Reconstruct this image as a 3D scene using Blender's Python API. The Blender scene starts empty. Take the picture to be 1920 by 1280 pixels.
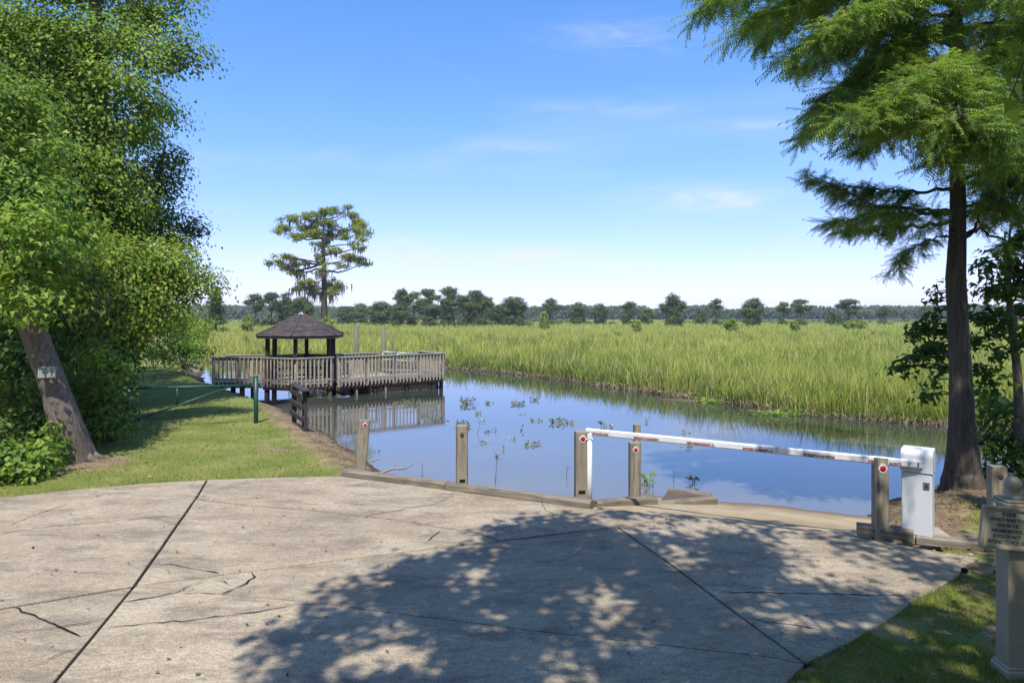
import bpy, math, random
import numpy as np
from mathutils import Vector, Matrix

# ------------------------------------------------------------------ camera, sky, sun
SC = bpy.context.scene
COL = SC.collection
H = 2.55           # camera height over the pavement
F = 1280.0         # focal length in pixels of the 1920 px wide photograph (24 mm)
HY = 590.0         # image row of the horizon
WZ = -0.40         # water level

cam_d = bpy.data.cameras.new('camera')
cam = bpy.data.objects.new('camera', cam_d)
COL.objects.link(cam)
cam.location = (0, 0, H)
cam.rotation_euler = (math.radians(90), 0, 0)
cam_d.sensor_width = 36
cam_d.lens = 24
cam_d.shift_y = -(640 - HY) / 1920
cam_d.clip_start = 0.1
cam_d.clip_end = 3000
SC.camera = cam

SUN_EL = math.radians(61)
SUN_AZ = math.radians(184)      # clockwise from +Y: behind the camera
world = bpy.data.worlds.new('World')
SC.world = world
world.use_nodes = True
wn, wl = world.node_tree.nodes, world.node_tree.links
wn.clear()
w_out = wn.new('ShaderNodeOutputWorld')
w_bg = wn.new('ShaderNodeBackground')
w_sky = wn.new('ShaderNodeTexSky')
w_sky.sky_type = 'NISHITA'
w_sky.sun_disc = False
w_sky.sun_elevation = SUN_EL
w_sky.sun_rotation = SUN_AZ
w_sky.air_density = 1.0
w_sky.dust_density = 0.3
w_sky.ozone_density = 3.5
w_hsv = wn.new('ShaderNodeHueSaturation')
w_hsv.inputs['Saturation'].default_value = 1.24
w_hsv.inputs['Value'].default_value = 1.0
wl.new(w_sky.outputs[0], w_hsv.inputs['Color'])
w_bg.inputs['Strength'].default_value = 0.15
# thin cirrus on a flat layer high above
w_tc = wn.new('ShaderNodeTexCoord')
w_sep = wn.new('ShaderNodeSeparateXYZ')
wl.new(w_tc.outputs['Generated'], w_sep.inputs[0])
def wmath(op, a, b):
    n = wn.new('ShaderNodeMath'); n.operation = op
    for i, v in enumerate((a, b)):
        if isinstance(v, (int, float)): n.inputs[i].default_value = v
        else: wl.new(v, n.inputs[i])
    return n.outputs[0]
zc = wmath('ADD', wmath('MAXIMUM', w_sep.outputs[2], 0.0), 0.10)
cx_ = wmath('DIVIDE', w_sep.outputs[0], zc)
cy_ = wmath('DIVIDE', w_sep.outputs[1], zc)
w_cmb = wn.new('ShaderNodeCombineXYZ')
wl.new(cx_, w_cmb.inputs[0]); wl.new(cy_, w_cmb.inputs[1])
w_map = wn.new('ShaderNodeMapping')
w_map.inputs['Scale'].default_value = (0.55, 0.8, 1)
w_map.inputs['Location'].default_value = (5.3, 3.4, 0)
w_map.inputs['Rotation'].default_value = (0, 0, 0.25)
wl.new(w_cmb.outputs[0], w_map.inputs[0])
w_noi = wn.new('ShaderNodeTexNoise')
w_noi.inputs['Scale'].default_value = 1.0
w_noi.inputs['Detail'].default_value = 9
w_noi.inputs['Roughness'].default_value = 0.58
w_noi.inputs['Distortion'].default_value = 0.5
wl.new(w_map.outputs[0], w_noi.inputs['Vector'])
w_rmp = wn.new('ShaderNodeValToRGB')
w_rmp.color_ramp.elements[0].position = 0.52
w_rmp.color_ramp.elements[1].position = 0.80
w_rmp.color_ramp.elements[1].color = (0.5, 0.5, 0.5, 1)
wl.new(w_noi.outputs[0], w_rmp.inputs[0])
w_mix = wn.new('ShaderNodeMixRGB')
w_mix.inputs[2].default_value = (3.05, 3.2, 3.4, 1)
# a few drawn-out wisps over the marsh, broken up by the same noise
w_sy = wmath('MAXIMUM', w_sep.outputs[1], 0.02)
w_u, w_v = wmath('DIVIDE', w_sep.outputs[0], w_sy), wmath('DIVIDE', w_sep.outputs[2], w_sy)
w_fm = wn.new('ShaderNodeMapping'); w_fm.inputs['Scale'].default_value = (9, 9, 46); w_fm.inputs['Rotation'].default_value = (0, .05, 0)
wl.new(w_tc.outputs['Generated'], w_fm.inputs[0])
w_fn = wn.new('ShaderNodeTexNoise'); w_fn.inputs['Scale'].default_value = 1.0; w_fn.inputs['Detail'].default_value = 8; w_fn.inputs['Roughness'].default_value = .62; w_fn.inputs['Distortion'].default_value = .7
wl.new(w_fm.outputs[0], w_fn.inputs['Vector'])
w_sum = 0.0
for (px_, py_, sx_, sy_, k_) in ((830, 487, 210, 22, 1.1), (770, 455, 70, 9, .8), (1010, 478, 120, 14, .7), (1350, 372, 130, 24, 1.0), (1215, 506, 60, 8, .9), (1170, 70, 130, 34, .45), (960, 272, 90, 14, .45), (1130, 205, 110, 16, .45), (1420, 232, 60, 9, .5), (560, 470, 90, 16, .4)):
    du = wmath('DIVIDE', wmath('SUBTRACT', w_u, (px_ - 960) / F), sx_ / F)
    dv = wmath('DIVIDE', wmath('SUBTRACT', w_v, (HY - py_) / F), sy_ / F)
    r2 = wmath('ADD', wmath('MULTIPLY', du, du), wmath('MULTIPLY', dv, dv))
    w_sum = wmath('ADD', wmath('MULTIPLY', wmath('POWER', 2.718, wmath('MULTIPLY', r2, -1.0)), k_), w_sum)
w_wsp = wmath('MULTIPLY', w_sum, wmath('MULTIPLY', wmath('MAXIMUM', wmath('SUBTRACT', w_fn.outputs[0], .36), 0.0), 2.6))
w_amt = wmath('MINIMUM', wmath('ADD', wmath('MULTIPLY', w_rmp.outputs[0], .45), w_wsp), .85)
wl.new(w_amt, w_mix.inputs[0])
# the bright low sky rolls off softly, channel by channel, as a camera records it
w_sr = wn.new('ShaderNodeSeparateColor'); w_cr = wn.new('ShaderNodeCombineColor')
wl.new(w_hsv.outputs[0], w_sr.inputs[0])
for ch, a_ in ((0, 8.0), (1, 7.8), (2, 34.0)):
    c_ = w_sr.outputs[ch]
    wl.new(wmath('DIVIDE', c_, wmath('ADD', wmath('DIVIDE', c_, a_), 1.0)), w_cr.inputs[ch])
wl.new(w_cr.outputs[0], w_mix.inputs[1])
wl.new(w_mix.outputs[0], w_bg.inputs['Color'])
wl.new(w_bg.outputs[0], w_out.inputs[0])

SD = Vector((-math.sin(SUN_AZ) * math.cos(SUN_EL), -math.cos(SUN_AZ) * math.cos(SUN_EL), -math.sin(SUN_EL)))
sun_d = bpy.data.lights.new('sun', 'SUN')
sun_d.energy = 3.05
sun_d.angle = math.radians(0.53)
sun_d.color = (1.0, 0.972, 0.93)
sun = bpy.data.objects.new('sun', sun_d)
COL.objects.link(sun)
sun.location = (0, -20, 40)
sun.rotation_euler = SD.to_track_quat('-Z', 'Y').to_euler()

SC.view_settings.view_transform = 'Standard'
SC.view_settings.look = 'None'
SC.view_settings.exposure = 0.98
SC.view_settings.gamma = 1.0
SC.view_settings.use_curve_mapping = False
SC.render.engine = 'CYCLES'
SC.cycles.max_bounces = 7
SC.cycles.diffuse_bounces = 3
SC.cycles.glossy_bounces = 3
SC.cycles.transmission_bounces = 4
SC.cycles.transparent_max_bounces = 8
SC.cycles.caustics_reflective = False
SC.cycles.caustics_refractive = False
SC.cycles.sample_clamp_indirect = 6
SC.cycles.use_denoising = True

# ------------------------------------------------------------------ helpers
rs = np.random.RandomState
def W(px, py, z=0.0):
    """world point at height z that the photograph shows at (px, py)"""
    Y = F * (H - z) / (py - HY)
    return np.array([(px - 960) / F * Y, Y, z])
def D(px, py, Y):
    """world point at depth Y that the photograph shows at (px, py)"""
    return np.array([(px - 960) / F * Y, Y, H - (py - HY) * Y / F])

def tag(o, label=None, cat=None, group=None, kind=None):
    if label: o['label'] = label
    if cat: o['category'] = cat
    if group: o['group'] = group
    if kind: o['kind'] = kind
    return o
def empty(name, loc=(0, 0, 0), rz=0.0, label=None, cat=None, group=None):
    o = bpy.data.objects.new(name, None)
    COL.objects.link(o)
    o.location = loc
    o.rotation_euler = (0, 0, rz)
    o.empty_display_size = 0.2
    return tag(o, label, cat, group)
def link(name, me, mat, parent=None, world_pos=True):
    o = bpy.data.objects.new(name, me)
    if mat is not None and not me.materials: me.materials.append(mat)
    COL.objects.link(o)
    if parent is not None:
        o.parent = parent
    return o
def copy_tree(o, parent=None):
    c = o.copy(); COL.objects.link(c); c.parent = parent
    for ch in [x for x in bpy.data.objects if x.parent == o]: copy_tree(ch, c)
    return c

def rot_z(a):
    c, s = math.cos(a), math.sin(a)
    return np.array([[c, -s, 0], [s, c, 0], [0, 0, 1.0]])
def rot_x(a):
    c, s = math.cos(a), math.sin(a)
    return np.array([[1.0, 0, 0], [0, c, -s], [0, s, c]])
def rot_y(a):
    c, s = math.cos(a), math.sin(a)
    return np.array([[c, 0, s], [0, 1.0, 0], [-s, 0, c]])

class MB:
    def __init__(self): self.v = []; self.f = []; self.sm = []
    def add(self, v, f, smooth=False):
        b = len(self.v)
        self.v += [tuple(map(float, p)) for p in v]
        self.f += [tuple(i + b for i in q) for q in f]
        self.sm += [smooth] * len(f)
        return self
    def box(self, c, s, R=None, bev=0.0):
        """box; bev chamfers all its edges"""
        hx, hy, hz = s[0] / 2, s[1] / 2, s[2] / 2
        c = np.array(c, float)
        if bev <= 0:
            v = np.array([[x, y, z] for z in (-hz, hz) for y in (-hy, hy) for x in (-hx, hx)])
            f = [(0, 2, 3, 1), (4, 5, 7, 6), (0, 1, 5, 4), (2, 6, 7, 3), (0, 4, 6, 2), (1, 3, 7, 5)]
        else:
            b = min(bev, hx * .9, hy * .9, hz * .9)
            v = []; idx = {}
            for sx in (-1, 1):
                for sy in (-1, 1):
                    for sz in (-1, 1):
                        for a, p in enumerate(((hx, hy - b, hz - b), (hx - b, hy, hz - b), (hx - b, hy - b, hz))):
                            idx[(sx, sy, sz, a)] = len(v); v.append((sx * p[0], sy * p[1], sz * p[2]))
            f = []
            def q(*k):
                k = [idx[i] for i in k]
                P = [np.array(v[i]) for i in k]
                n = np.cross(P[1] - P[0], P[2] - P[0])
                f.append(tuple(k) if n.dot(sum(P)) > 0 else tuple(k[::-1]))
            for s1 in (-1, 1):
                q((s1, -1, -1, 0), (s1, 1, -1, 0), (s1, 1, 1, 0), (s1, -1, 1, 0))
                q((-1, s1, -1, 1), (1, s1, -1, 1), (1, s1, 1, 1), (-1, s1, 1, 1))
                q((-1, -1, s1, 2), (1, -1, s1, 2), (1, 1, s1, 2), (-1, 1, s1, 2))
                for s2 in (-1, 1):
                    q((s1, s2, -1, 0), (s1, s2, 1, 0), (s1, s2, 1, 1), (s1, s2, -1, 1))
                    q((s1, -1, s2, 0), (s1, 1, s2, 0), (s1, 1, s2, 2), (s1, -1, s2, 2))
                    q((-1, s1, s2, 1), (1, s1, s2, 1), (1, s1, s2, 2), (-1, s1, s2, 2))
                    for s3 in (-1, 1):
                        q((s1, s2, s3, 0), (s1, s2, s3, 1), (s1, s2, s3, 2))
            v = np.array(v)
        if R is not None: v = v @ np.array(R).T
        return self.add(v + c, f)
    def tube(self, pts, rad, n=8, cap=True, smooth=True, wob=0.0, seed=0, flute=None):
        pts = [np.array(p, float) for p in pts]
        if np.isscalar(rad): rad = [rad] * len(pts)
        r_ = rs(seed + 11)
        V = []
        for i, p in enumerate(pts):
            t = pts[min(i + 1, len(pts) - 1)] - pts[max(i - 1, 0)]
            t = t / (np.linalg.norm(t) + 1e-9)
            ref = np.array([0, 1.0, 0]) if abs(t[1]) < .8 else np.array([1.0, 0, 0])
            a = np.cross(t, ref); a /= np.linalg.norm(a); b = np.cross(t, a)
            for k in range(n):
                th = 2 * math.pi * k / n
                r = rad[i] * (1 + wob * (r_.rand() - .5) * 2)
                if flute is not None: r *= 1 + flute[i] * math.cos(7 * th + .6) * .6 + flute[i] * .5 * math.cos(11 * th)
                V.append(p + r * (math.cos(th) * a + math.sin(th) * b))
        Fc = []
        for i in range(len(pts) - 1):
            for k in range(n):
                k2 = (k + 1) % n
                Fc.append((i * n + k, i * n + k2, (i + 1) * n + k2, (i + 1) * n + k))
        if cap:
            Fc.append(tuple(range(n))[::-1]); Fc.append(tuple((len(pts) - 1) * n + k for k in range(n)))
        return self.add(V, Fc, smooth)
    def lathe(self, prof, c=(0, 0, 0), n=20):
        V = []
        for r, z in prof:
            for k in range(n):
                th = 2 * math.pi * k / n
                V.append((c[0] + r * math.cos(th), c[1] + r * math.sin(th), c[2] + z))
        Fc = []
        for i in range(len(prof) - 1):
            for k in range(n):
                k2 = (k + 1) % n
                Fc.append((i * n + k, i * n + k2, (i + 1) * n + k2, (i + 1) * n + k))
        Fc.append(tuple(range(n))[::-1]); Fc.append(tuple((len(prof) - 1) * n + k for k in range(n)))
        return self.add(V, Fc, True)
    def prism(self, poly, z0, z1):
        """flat polygon (x, y) extruded from z0 up to z1, counter-clockwise"""
        n = len(poly)
        ar = sum(poly[i][0] * poly[(i + 1) % n][1] - poly[(i + 1) % n][0] * poly[i][1] for i in range(n))
        if ar < 0: poly = poly[::-1]
        V = [(x, y, z0) for x, y in poly] + [(x, y, z1) for x, y in poly]
        Fc = [tuple(range(n))[::-1], tuple(range(n, 2 * n))]
        Fc += [(i, (i + 1) % n, n + (i + 1) % n, n + i) for i in range(n)]
        return self.add(V, Fc)
    def build(self, name, mat, parent=None, origin=None):
        me = bpy.data.meshes.new(name)
        v = np.array(self.v)
        if origin is not None: v = v - np.array(origin)
        me.from_pydata(v.tolist(), [], self.f)
        if any(self.sm): me.polygons.foreach_set('use_smooth', self.sm)
        me.update()
        o = link(name, me, mat, parent)
        if origin is not None: o.location = origin
        return o

def tri_mesh(name, V, T, mat, parent=None, smooth=False):
    """fast mesh from numpy vertices (n,3) and triangles (m,3)"""
    V = np.ascontiguousarray(V, dtype=np.float32); T = np.ascontiguousarray(T, dtype=np.int32)
    me = bpy.data.meshes.new(name)
    me.vertices.add(len(V)); me.vertices.foreach_set('co', V.ravel())
    me.loops.add(T.size); me.loops.foreach_set('vertex_index', T.ravel())
    me.polygons.add(len(T))
    me.polygons.foreach_set('loop_start', np.arange(0, T.size, 3, dtype=np.int32))
    me.polygons.foreach_set('loop_total', np.full(len(T), 3, dtype=np.int32))
    if smooth: me.polygons.foreach_set('use_smooth', np.ones(len(T), dtype=bool))
    me.update(calc_edges=True)
    return link(name, me, mat, parent)
def stamp(tv, tf, pos, R, sc):
    """copies of a small template (k,3)/(m,3) at pos (n,3) turned by R (n,3,3)"""
    n, k = len(pos), len(tv)
    if np.isscalar(sc): sc = np.full(n, sc)
    V = np.einsum('nij,kj->nki', R, tv) * sc[:, None, None] + pos[:, None, :]
    T = tf[None] + (np.arange(n) * k)[:, None, None]
    return V.reshape(-1, 3), T.reshape(-1, 3)
def frames(nrm, r_, spin=None, tip=None):
    """rotation matrices with local z along nrm and local x along tip (or random)"""
    n = nrm / (np.linalg.norm(nrm, axis=1, keepdims=True) + 1e-9)
    if tip is None: tip = r_.normal(size=n.shape)
    x = tip - n * np.sum(tip * n, axis=1, keepdims=True)
    x /= np.linalg.norm(x, axis=1, keepdims=True) + 1e-9
    y = np.cross(n, x)
    return np.stack([x, y, n], axis=2)
def merge(parts):
    V, T, b = [], [], 0
    for v, t in parts:
        V.append(v); T.append(t + b); b += len(v)
    return np.concatenate(V), np.concatenate(T)

# ------------------------------------------------------------------ materials
def new_mat(name):
    m = bpy.data.materials.new(name); m.use_nodes = True
    nt = m.node_tree; nt.nodes.clear()
    out = nt.nodes.new('ShaderNodeOutputMaterial')
    bs = nt.nodes.new('ShaderNodeBsdfPrincipled')
    nt.links.new(bs.outputs[0], out.inputs[0])
    return m, nt, bs, out
def nd(nt, t, **kw):
    n = nt.nodes.new(t)
    for k, v in kw.items():
        if hasattr(n, k): setattr(n, k, v)
        else: n.inputs[k.replace('_', ' ')].default_value = v
    return n
def rgba(c): return (c[0], c[1], c[2], 1)
def ramp(nt, fac, stops):
    r = nt.nodes.new('ShaderNodeValToRGB')
    e = r.color_ramp.elements
    while len(e) < len(stops): e.new(.5)
    for i, (p, c) in enumerate(stops): e[i].position = p; e[i].color = rgba(c)
    nt.links.new(fac, r.inputs[0])
    return r.outputs[0]
def coords(nt, scale=(1, 1, 1), vary=True, world_space=False):
    tc = nt.nodes.new('ShaderNodeTexCoord')
    mp = nt.nodes.new('ShaderNodeMapping'); mp.inputs['Scale'].default_value = scale
    src = tc.outputs['Object']
    if world_space:
        src = nt.nodes.new('ShaderNodeNewGeometry').outputs['Position']
    nt.links.new(src, mp.inputs[0])
    if vary and not world_space:
        oi = nt.nodes.new('ShaderNodeObjectInfo')
        mu = nd(nt, 'ShaderNodeMath', operation='MULTIPLY'); mu.inputs[1].default_value = 37.0
        nt.links.new(oi.outputs['Random'], mu.inputs[0])
        nt.links.new(mu.outputs[0], mp.inputs['Location'])
    return mp.outputs[0]
def noise(nt, vec, scale, detail=4, rough=.55, dist=0.0):
    n = nt.nodes.new('ShaderNodeTexNoise')
    n.inputs['Scale'].default_value = scale; n.inputs['Detail'].default_value = detail
    n.inputs['Roughness'].default_value = rough; n.inputs['Distortion'].default_value = dist
    nt.links.new(vec, n.inputs['Vector'])
    return n.outputs[0]
def mixc(nt, fac, a, b, mode='MIX'):
    m = nt.nodes.new('ShaderNodeMixRGB'); m.blend_type = mode
    for i, v in ((0, fac), (1, a), (2, b)):
        if isinstance(v, (int, float)): m.inputs[i].default_value = v
        elif isinstance(v, tuple): m.inputs[i].default_value = rgba(v)
        else: nt.links.new(v, m.inputs[i])
    return m.outputs[0]
def bump(nt, bs, h, strength, dist):
    b = nt.nodes.new('ShaderNodeBump'); b.inputs['Strength'].default_value = strength; b.inputs['Distance'].default_value = dist
    nt.links.new(h, b.inputs['Height']); nt.links.new(b.outputs[0], bs.inputs['Normal'])

def plain(name, a, b=None, scale=6, rough=.6, spec=.4, metal=0, bmp=0.15, bd=.004, c=None, wear=None, wear_at=.62):
    m, nt, bs, _ = new_mat(name)
    vec = coords(nt)
    b = b or tuple(x * .8 for x in a)
    col = ramp(nt, noise(nt, vec, scale, 6, .6), [(.3, b), (.7, a)])
    if wear is not None:
        wn_ = noise(nt, vec, scale * 2.2, 8, .68, .4)
        f = ramp(nt, wn_, [(wear_at, (0, 0, 0)), (wear_at + .06, (1, 1, 1))])
        col = mixc(nt, f, col, wear)
    nt.links.new(col, bs.inputs['Base Color'])
    bs.inputs['Roughness'].default_value = rough
    bs.inputs['Specular IOR Level'].default_value = spec
    bs.inputs['Metallic'].default_value = metal
    bump(nt, bs, noise(nt, vec, scale * 9, 5, .6), bmp, bd)
    return m
def wood(name, a, b, dark, axis='z', rough=.85, grain=1.0, sc=None):
    m, nt, bs, _ = new_mat(name)
    s = {'z': (16, 16, 1.1), 'x': (1.1, 16, 16), 'y': (16, 1.1, 16)}[axis]
    vec = coords(nt, sc or s)
    big = coords(nt, (1, 1, 1))
    g = noise(nt, vec, 1.6, 8, .62, .6)
    col = ramp(nt, g, [(.28, dark), (.45, b), (.72, a)])
    st = noise(nt, big, 3.0, 5, .6)
    col = mixc(nt, ramp(nt, st, [(.42, (0, 0, 0)), (.75, (.55, .55, .55))]), col, tuple((x + y) / 2.4 for x, y in zip(b, dark)))
    nt.links.new(col, bs.inputs['Base Color'])
    bs.inputs['Roughness'].default_value = rough; bs.inputs['Specular IOR Level'].default_value = .2
    bump(nt, bs, noise(nt, vec, 2.4, 8, .65, .6), .55 * grain, .008)
    return m
def leaf_mat(name, a, b, c=None, trans=.35, rough=.5, patch=.55, cfrac=.86, spec=.35, bands=None):
    """leaf colours a..b from leaf to leaf and patch to patch, a few leaves of colour c"""
    m, nt, bs, out = new_mat(name)
    geo = nt.nodes.new('ShaderNodeNewGeometry')
    p = noise(nt, geo.outputs['Position'], patch, 3, .6)
    isl = geo.outputs['Random Per Island']
    ad = nd(nt, 'ShaderNodeMath', operation='MULTIPLY_ADD'); nt.links.new(isl, ad.inputs[0]); ad.inputs[1].default_value = .72
    sb = nd(nt, 'ShaderNodeMath', operation='MULTIPLY_ADD'); nt.links.new(p, sb.inputs[0]); sb.inputs[1].default_value = 1.5; sb.inputs[2].default_value = -.60
    nt.links.new(sb.outputs[0], ad.inputs[2])
    col = ramp(nt, ad.outputs[0], [(.1, b), (.85, a)])
    if c is not None:
        g = nd(nt, 'ShaderNodeMath', operation='GREATER_THAN'); nt.links.new(isl, g.inputs[0]); g.inputs[1].default_value = cfrac
        col = mixc(nt, g.outputs[0], col, c)
    if bands is not None:          # drifts of another growth, drawn out along the creek
        mp = nt.nodes.new('ShaderNodeMapping'); mp.inputs['Scale'].default_value = (.035, .11, .3)
        nt.links.new(geo.outputs['Position'], mp.inputs[0])
        bn = noise(nt, mp.outputs[0], 1.0, 6, .62, .5)
        col = mixc(nt, ramp(nt, bn, [(.40, (0, 0, 0)), (.62, (.75, .75, .75))]), col, mixc(nt, .5, col, bands[0]))
        bn2 = noise(nt, mp.outputs[0], 3.1, 5, .65, .5)
        col = mixc(nt, ramp(nt, bn2, [(.48, (0, 0, 0)), (.66, (.8, .8, .8))]), col, mixc(nt, .6, col, bands[1]))
    nt.links.new(col, bs.inputs['Base Color'])
    bs.inputs['Roughness'].default_value = rough; bs.inputs['Specular IOR Level'].default_value = spec
    tr = nt.nodes.new('ShaderNodeBsdfTranslucent')
    tcol = mixc(nt, 1.0, col, (1.25, 1.2, .55), 'MULTIPLY')
    nt.links.new(tcol, tr.inputs[0])
    mx = nt.nodes.new('ShaderNodeMixShader'); mx.inputs[0].default_value = trans
    nt.links.new(bs.outputs[0], mx.inputs[1]); nt.links.new(tr.outputs[0], mx.inputs[2])
    nt.links.new(mx.outputs[0], out.inputs[0])
    return m

MAT = {}
MAT['post'] = wood('weathered_post_wood', (.40, .35, .26), (.27, .23, .165), (.10, .082, .058))
MAT['timber'] = wood('kerb_timber_wood', (.33, .28, .21), (.20, .165, .12), (.065, .052, .038), 'x')
MAT['deck'] = wood('deck_wood', (.55, .47, .36), (.42, .35, .26), (.20, .16, .115))
MAT['deck_x'] = wood('deck_wood_long', (.44, .385, .30), (.30, .26, .20), (.13, .11, .08), 'x')
MAT['dark_wood'] = wood('dark_brown_wood', (.085, .06, .045), (.05, .036, .028), (.022, .016, .012))  # very dark brown wood for the gazebo's posts, beams, roof and bench
MAT['pile'] = wood('wet_piling_wood', (.12, .09, .065), (.07, .052, .038), (.03, .022, .016))
MAT['pile_pale'] = wood('old_piling_wood', (.21, .195, .125), (.155, .145, .09), (.08, .075, .05))
MAT['grey_rail'] = wood('grey_rail_wood', (.085, .08, .07), (.05, .047, .042), (.022, .02, .018))
MAT['bark'] = wood('grey_brown_bark', (.27, .22, .175), (.165, .13, .10), (.05, .038, .03), rough=.95, grain=2.2, sc=(13, 13, 4.5))
MAT['cypress_bark'] = wood('cypress_bark', (.155, .128, .10), (.095, .078, .062), (.03, .025, .02), rough=.95, grain=1.8)
MAT['branch'] = wood('branch_bark', (.13, .105, .08), (.085, .067, .05), (.04, .03, .022), rough=.95)
MAT['dead_wood'] = plain('bleached_dead_wood', (.34, .29, .23), (.2, .165, .125), 8, .9, .2)
MAT['white_paint'] = plain('white_painted_metal', (.78, .78, .76), (.68, .68, .66), 3, .42, .5, bmp=.05, wear=(.42, .33, .26), wear_at=.70)
MAT['boom_paint'] = plain('worn_white_boom_paint', (.80, .79, .76), (.62, .61, .58), 5, .45, .5, bmp=.06, wear=(.45, .40, .36), wear_at=.66)
MAT['cabinet'] = plain('white_powder_coat', (.70, .71, .70), (.60, .61, .60), 2.0, .45, .5, bmp=.04)
MAT['red_tape'] = plain('faded_red_tape', (.27, .095, .075), (.22, .11, .085), 14, .6, .4, bmp=.05, wear=(.5, .42, .38), wear_at=.50)
MAT['red'] = plain('red_reflector', (.52, .012, .02), (.42, .01, .018), 20, .3, .6, bmp=.02)
MAT['white'] = plain('white_reflector_rim', (.74, .72, .70), (.6, .58, .56), 20, .5, .4, bmp=.02)
MAT['steel'] = plain('dull_grey_metal', (.26, .27, .28), (.18, .19, .20), 10, .45, .5, metal=.6)
MAT['alu'] = plain('pale_aluminium', (.36, .36, .35), (.27, .27, .265), 8, .4, .5, metal=.5, bmp=.03)
MAT['green_paint'] = plain('green_gate_paint', (.012, .085, .052), (.009, .06, .038), 6, .45, .5, bmp=.06, wear=(.10, .13, .11), wear_at=.66)
MAT['tan_paint'] = plain('tan_post_paint', (.42, .345, .23), (.35, .28, .185), 7, .6, .4, bmp=.08)
MAT['sign_face'] = plain('cream_sign_face', (.54, .465, .33), (.46, .39, .27), 5, .55, .4, bmp=.03)
MAT['ink'] = plain('dark_brown_lettering', (.04, .034, .03), (.03, .026, .022), 10, .6, .3, bmp=.02)
MAT['plaque'] = plain('pale_green_plaque', (.42, .46, .36), (.33, .36, .28), 12, .5, .4, bmp=.03)
MAT['plaque_ink'] = plain('grey_green_print', (.10, .13, .10), (.07, .09, .07), 30, .6, .3, bmp=.02)
MAT['float'] = plain('tan_float_skirt', (.30, .185, .085), (.22, .13, .06), 3, .75, .3)
MAT['dock_deck'] = plain('pale_dock_boards', (.45, .36, .26), (.34, .27, .19), 4, .8, .3)
MAT['mud_box'] = plain('wet_mud', (.13, .09, .06), (.08, .058, .04), 3, .8, .4, bmp=.4, bd=.02)
MAT['black'] = plain('black_pod', (.02, .016, .012), (.012, .01, .008), 30, .8, .3, bmp=.5)
MAT['moss'] = plain('grey_hanging_moss', (.20, .175, .14), (.13, .115, .09), 3, .95, .1)
MAT['roof_cap'] = plain('bare_metal_cap', (.62, .64, .66), (.5, .52, .54), 6, .4, .5, metal=.3)
MAT['fascia'] = wood('fascia_wood', (.12, .10, .085), (.07, .058, .048), (.03, .025, .02), 'x')

def shingle_mat():
    m, nt, bs, _ = new_mat('brown_asphalt_shingle')
    geo = nt.nodes.new('ShaderNodeNewGeometry')
    col = ramp(nt, geo.outputs['Random Per Island'], [(0, (.045, .036, .036)), (.5, (.075, .06, .058)), (1, (.12, .098, .09))])
    n = noise(nt, coords(nt), 60, 3)
    col = mixc(nt, .35, col, ramp(nt, n, [(.35, (.03, .025, .025)), (.65, (.14, .12, .11))]))
    nt.links.new(col, bs.inputs['Base Color']); bs.inputs['Roughness'].default_value = .95
    bs.inputs['Specular IOR Level'].default_value = .15
    return m
MAT['shingle'] = shingle_mat()

def concrete_mat():
    m, nt, bs, _ = new_mat('old_concrete')
    p = coords(nt, world_space=True)
    oi = nt.nodes.new('ShaderNodeObjectInfo')
    big = noise(nt, p, .55, 6, .6, .3)
    col = ramp(nt, big, [(.25, (.26, .205, .138)), (.5, (.34, .275, .188)), (.75, (.42, .35, .248))])
    st = noise(nt, coords(nt, (1.0, 2.6, 1), world_space=True), 1.1, 9, .7, .6)
    col = mixc(nt, ramp(nt, st, [(.46, (0, 0, 0)), (.66, (.85, .85, .85))]), col, (.175, .14, .105))
    pale = noise(nt, coords(nt, (1.3, 3.0, 1), world_space=True), 1.7, 8, .72, .8)
    col = mixc(nt, ramp(nt, pale, [(.55, (0, 0, 0)), (.70, (.5, .5, .5))]), col, (.50, .43, .345))
    ag = noise(nt, p, 60, 4, .8)
    col = mixc(nt, .8, col, ramp(nt, ag, [(.34, (.28, .27, .25)), (.5, (.5, .5, .5)), (.66, (.76, .74, .70))]), 'OVERLAY')
    ag2 = noise(nt, coords(nt, (1, 1.7, 1), world_space=True), 14, 6, .75)
    col = mixc(nt, .6, col, ramp(nt, ag2, [(.34, (.34, .33, .32)), (.5, (.5, .5, .5)), (.66, (.66, .65, .64))]), 'OVERLAY')
    sp = nt.nodes.new('ShaderNodeTexVoronoi'); sp.inputs['Scale'].default_value = 60; nt.links.new(p, sp.inputs['Vector'])
    spk = ramp(nt, sp.outputs['Distance'], [(.10, (.55, .55, .55)), (.22, (1, 1, 1))])
    col = mixc(nt, .5, col, spk, 'MULTIPLY')
    tone = nt.nodes.new('ShaderNodeMapRange'); tone.inputs[3].default_value = .9; tone.inputs[4].default_value = 1.07
    nt.links.new(oi.outputs['Random'], tone.inputs[0])
    col = mixc(nt, 1.0, col, tone.outputs[0], 'MULTIPLY')
    nt.links.new(col, bs.inputs['Base Color'])
    bs.inputs['Roughness'].default_value = .9; bs.inputs['Specular IOR Level'].default_value = .22
    hh = mixc(nt, .5, noise(nt, p, 80, 5, .7), noise(nt, p, 9, 6, .6))
    bump(nt, bs, hh, .7, .008)
    return m
MAT['concrete'] = concrete_mat()
MAT['plinth'] = plain('pale_plinth_concrete', (.40, .34, .26), (.28, .235, .18), 5, .9, .2, bmp=.4)
MAT['crack'] = plain('dirt_in_crack', (.026, .021, .016), (.015, .012, .009), 20, .95, .1, bmp=.3)
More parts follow.
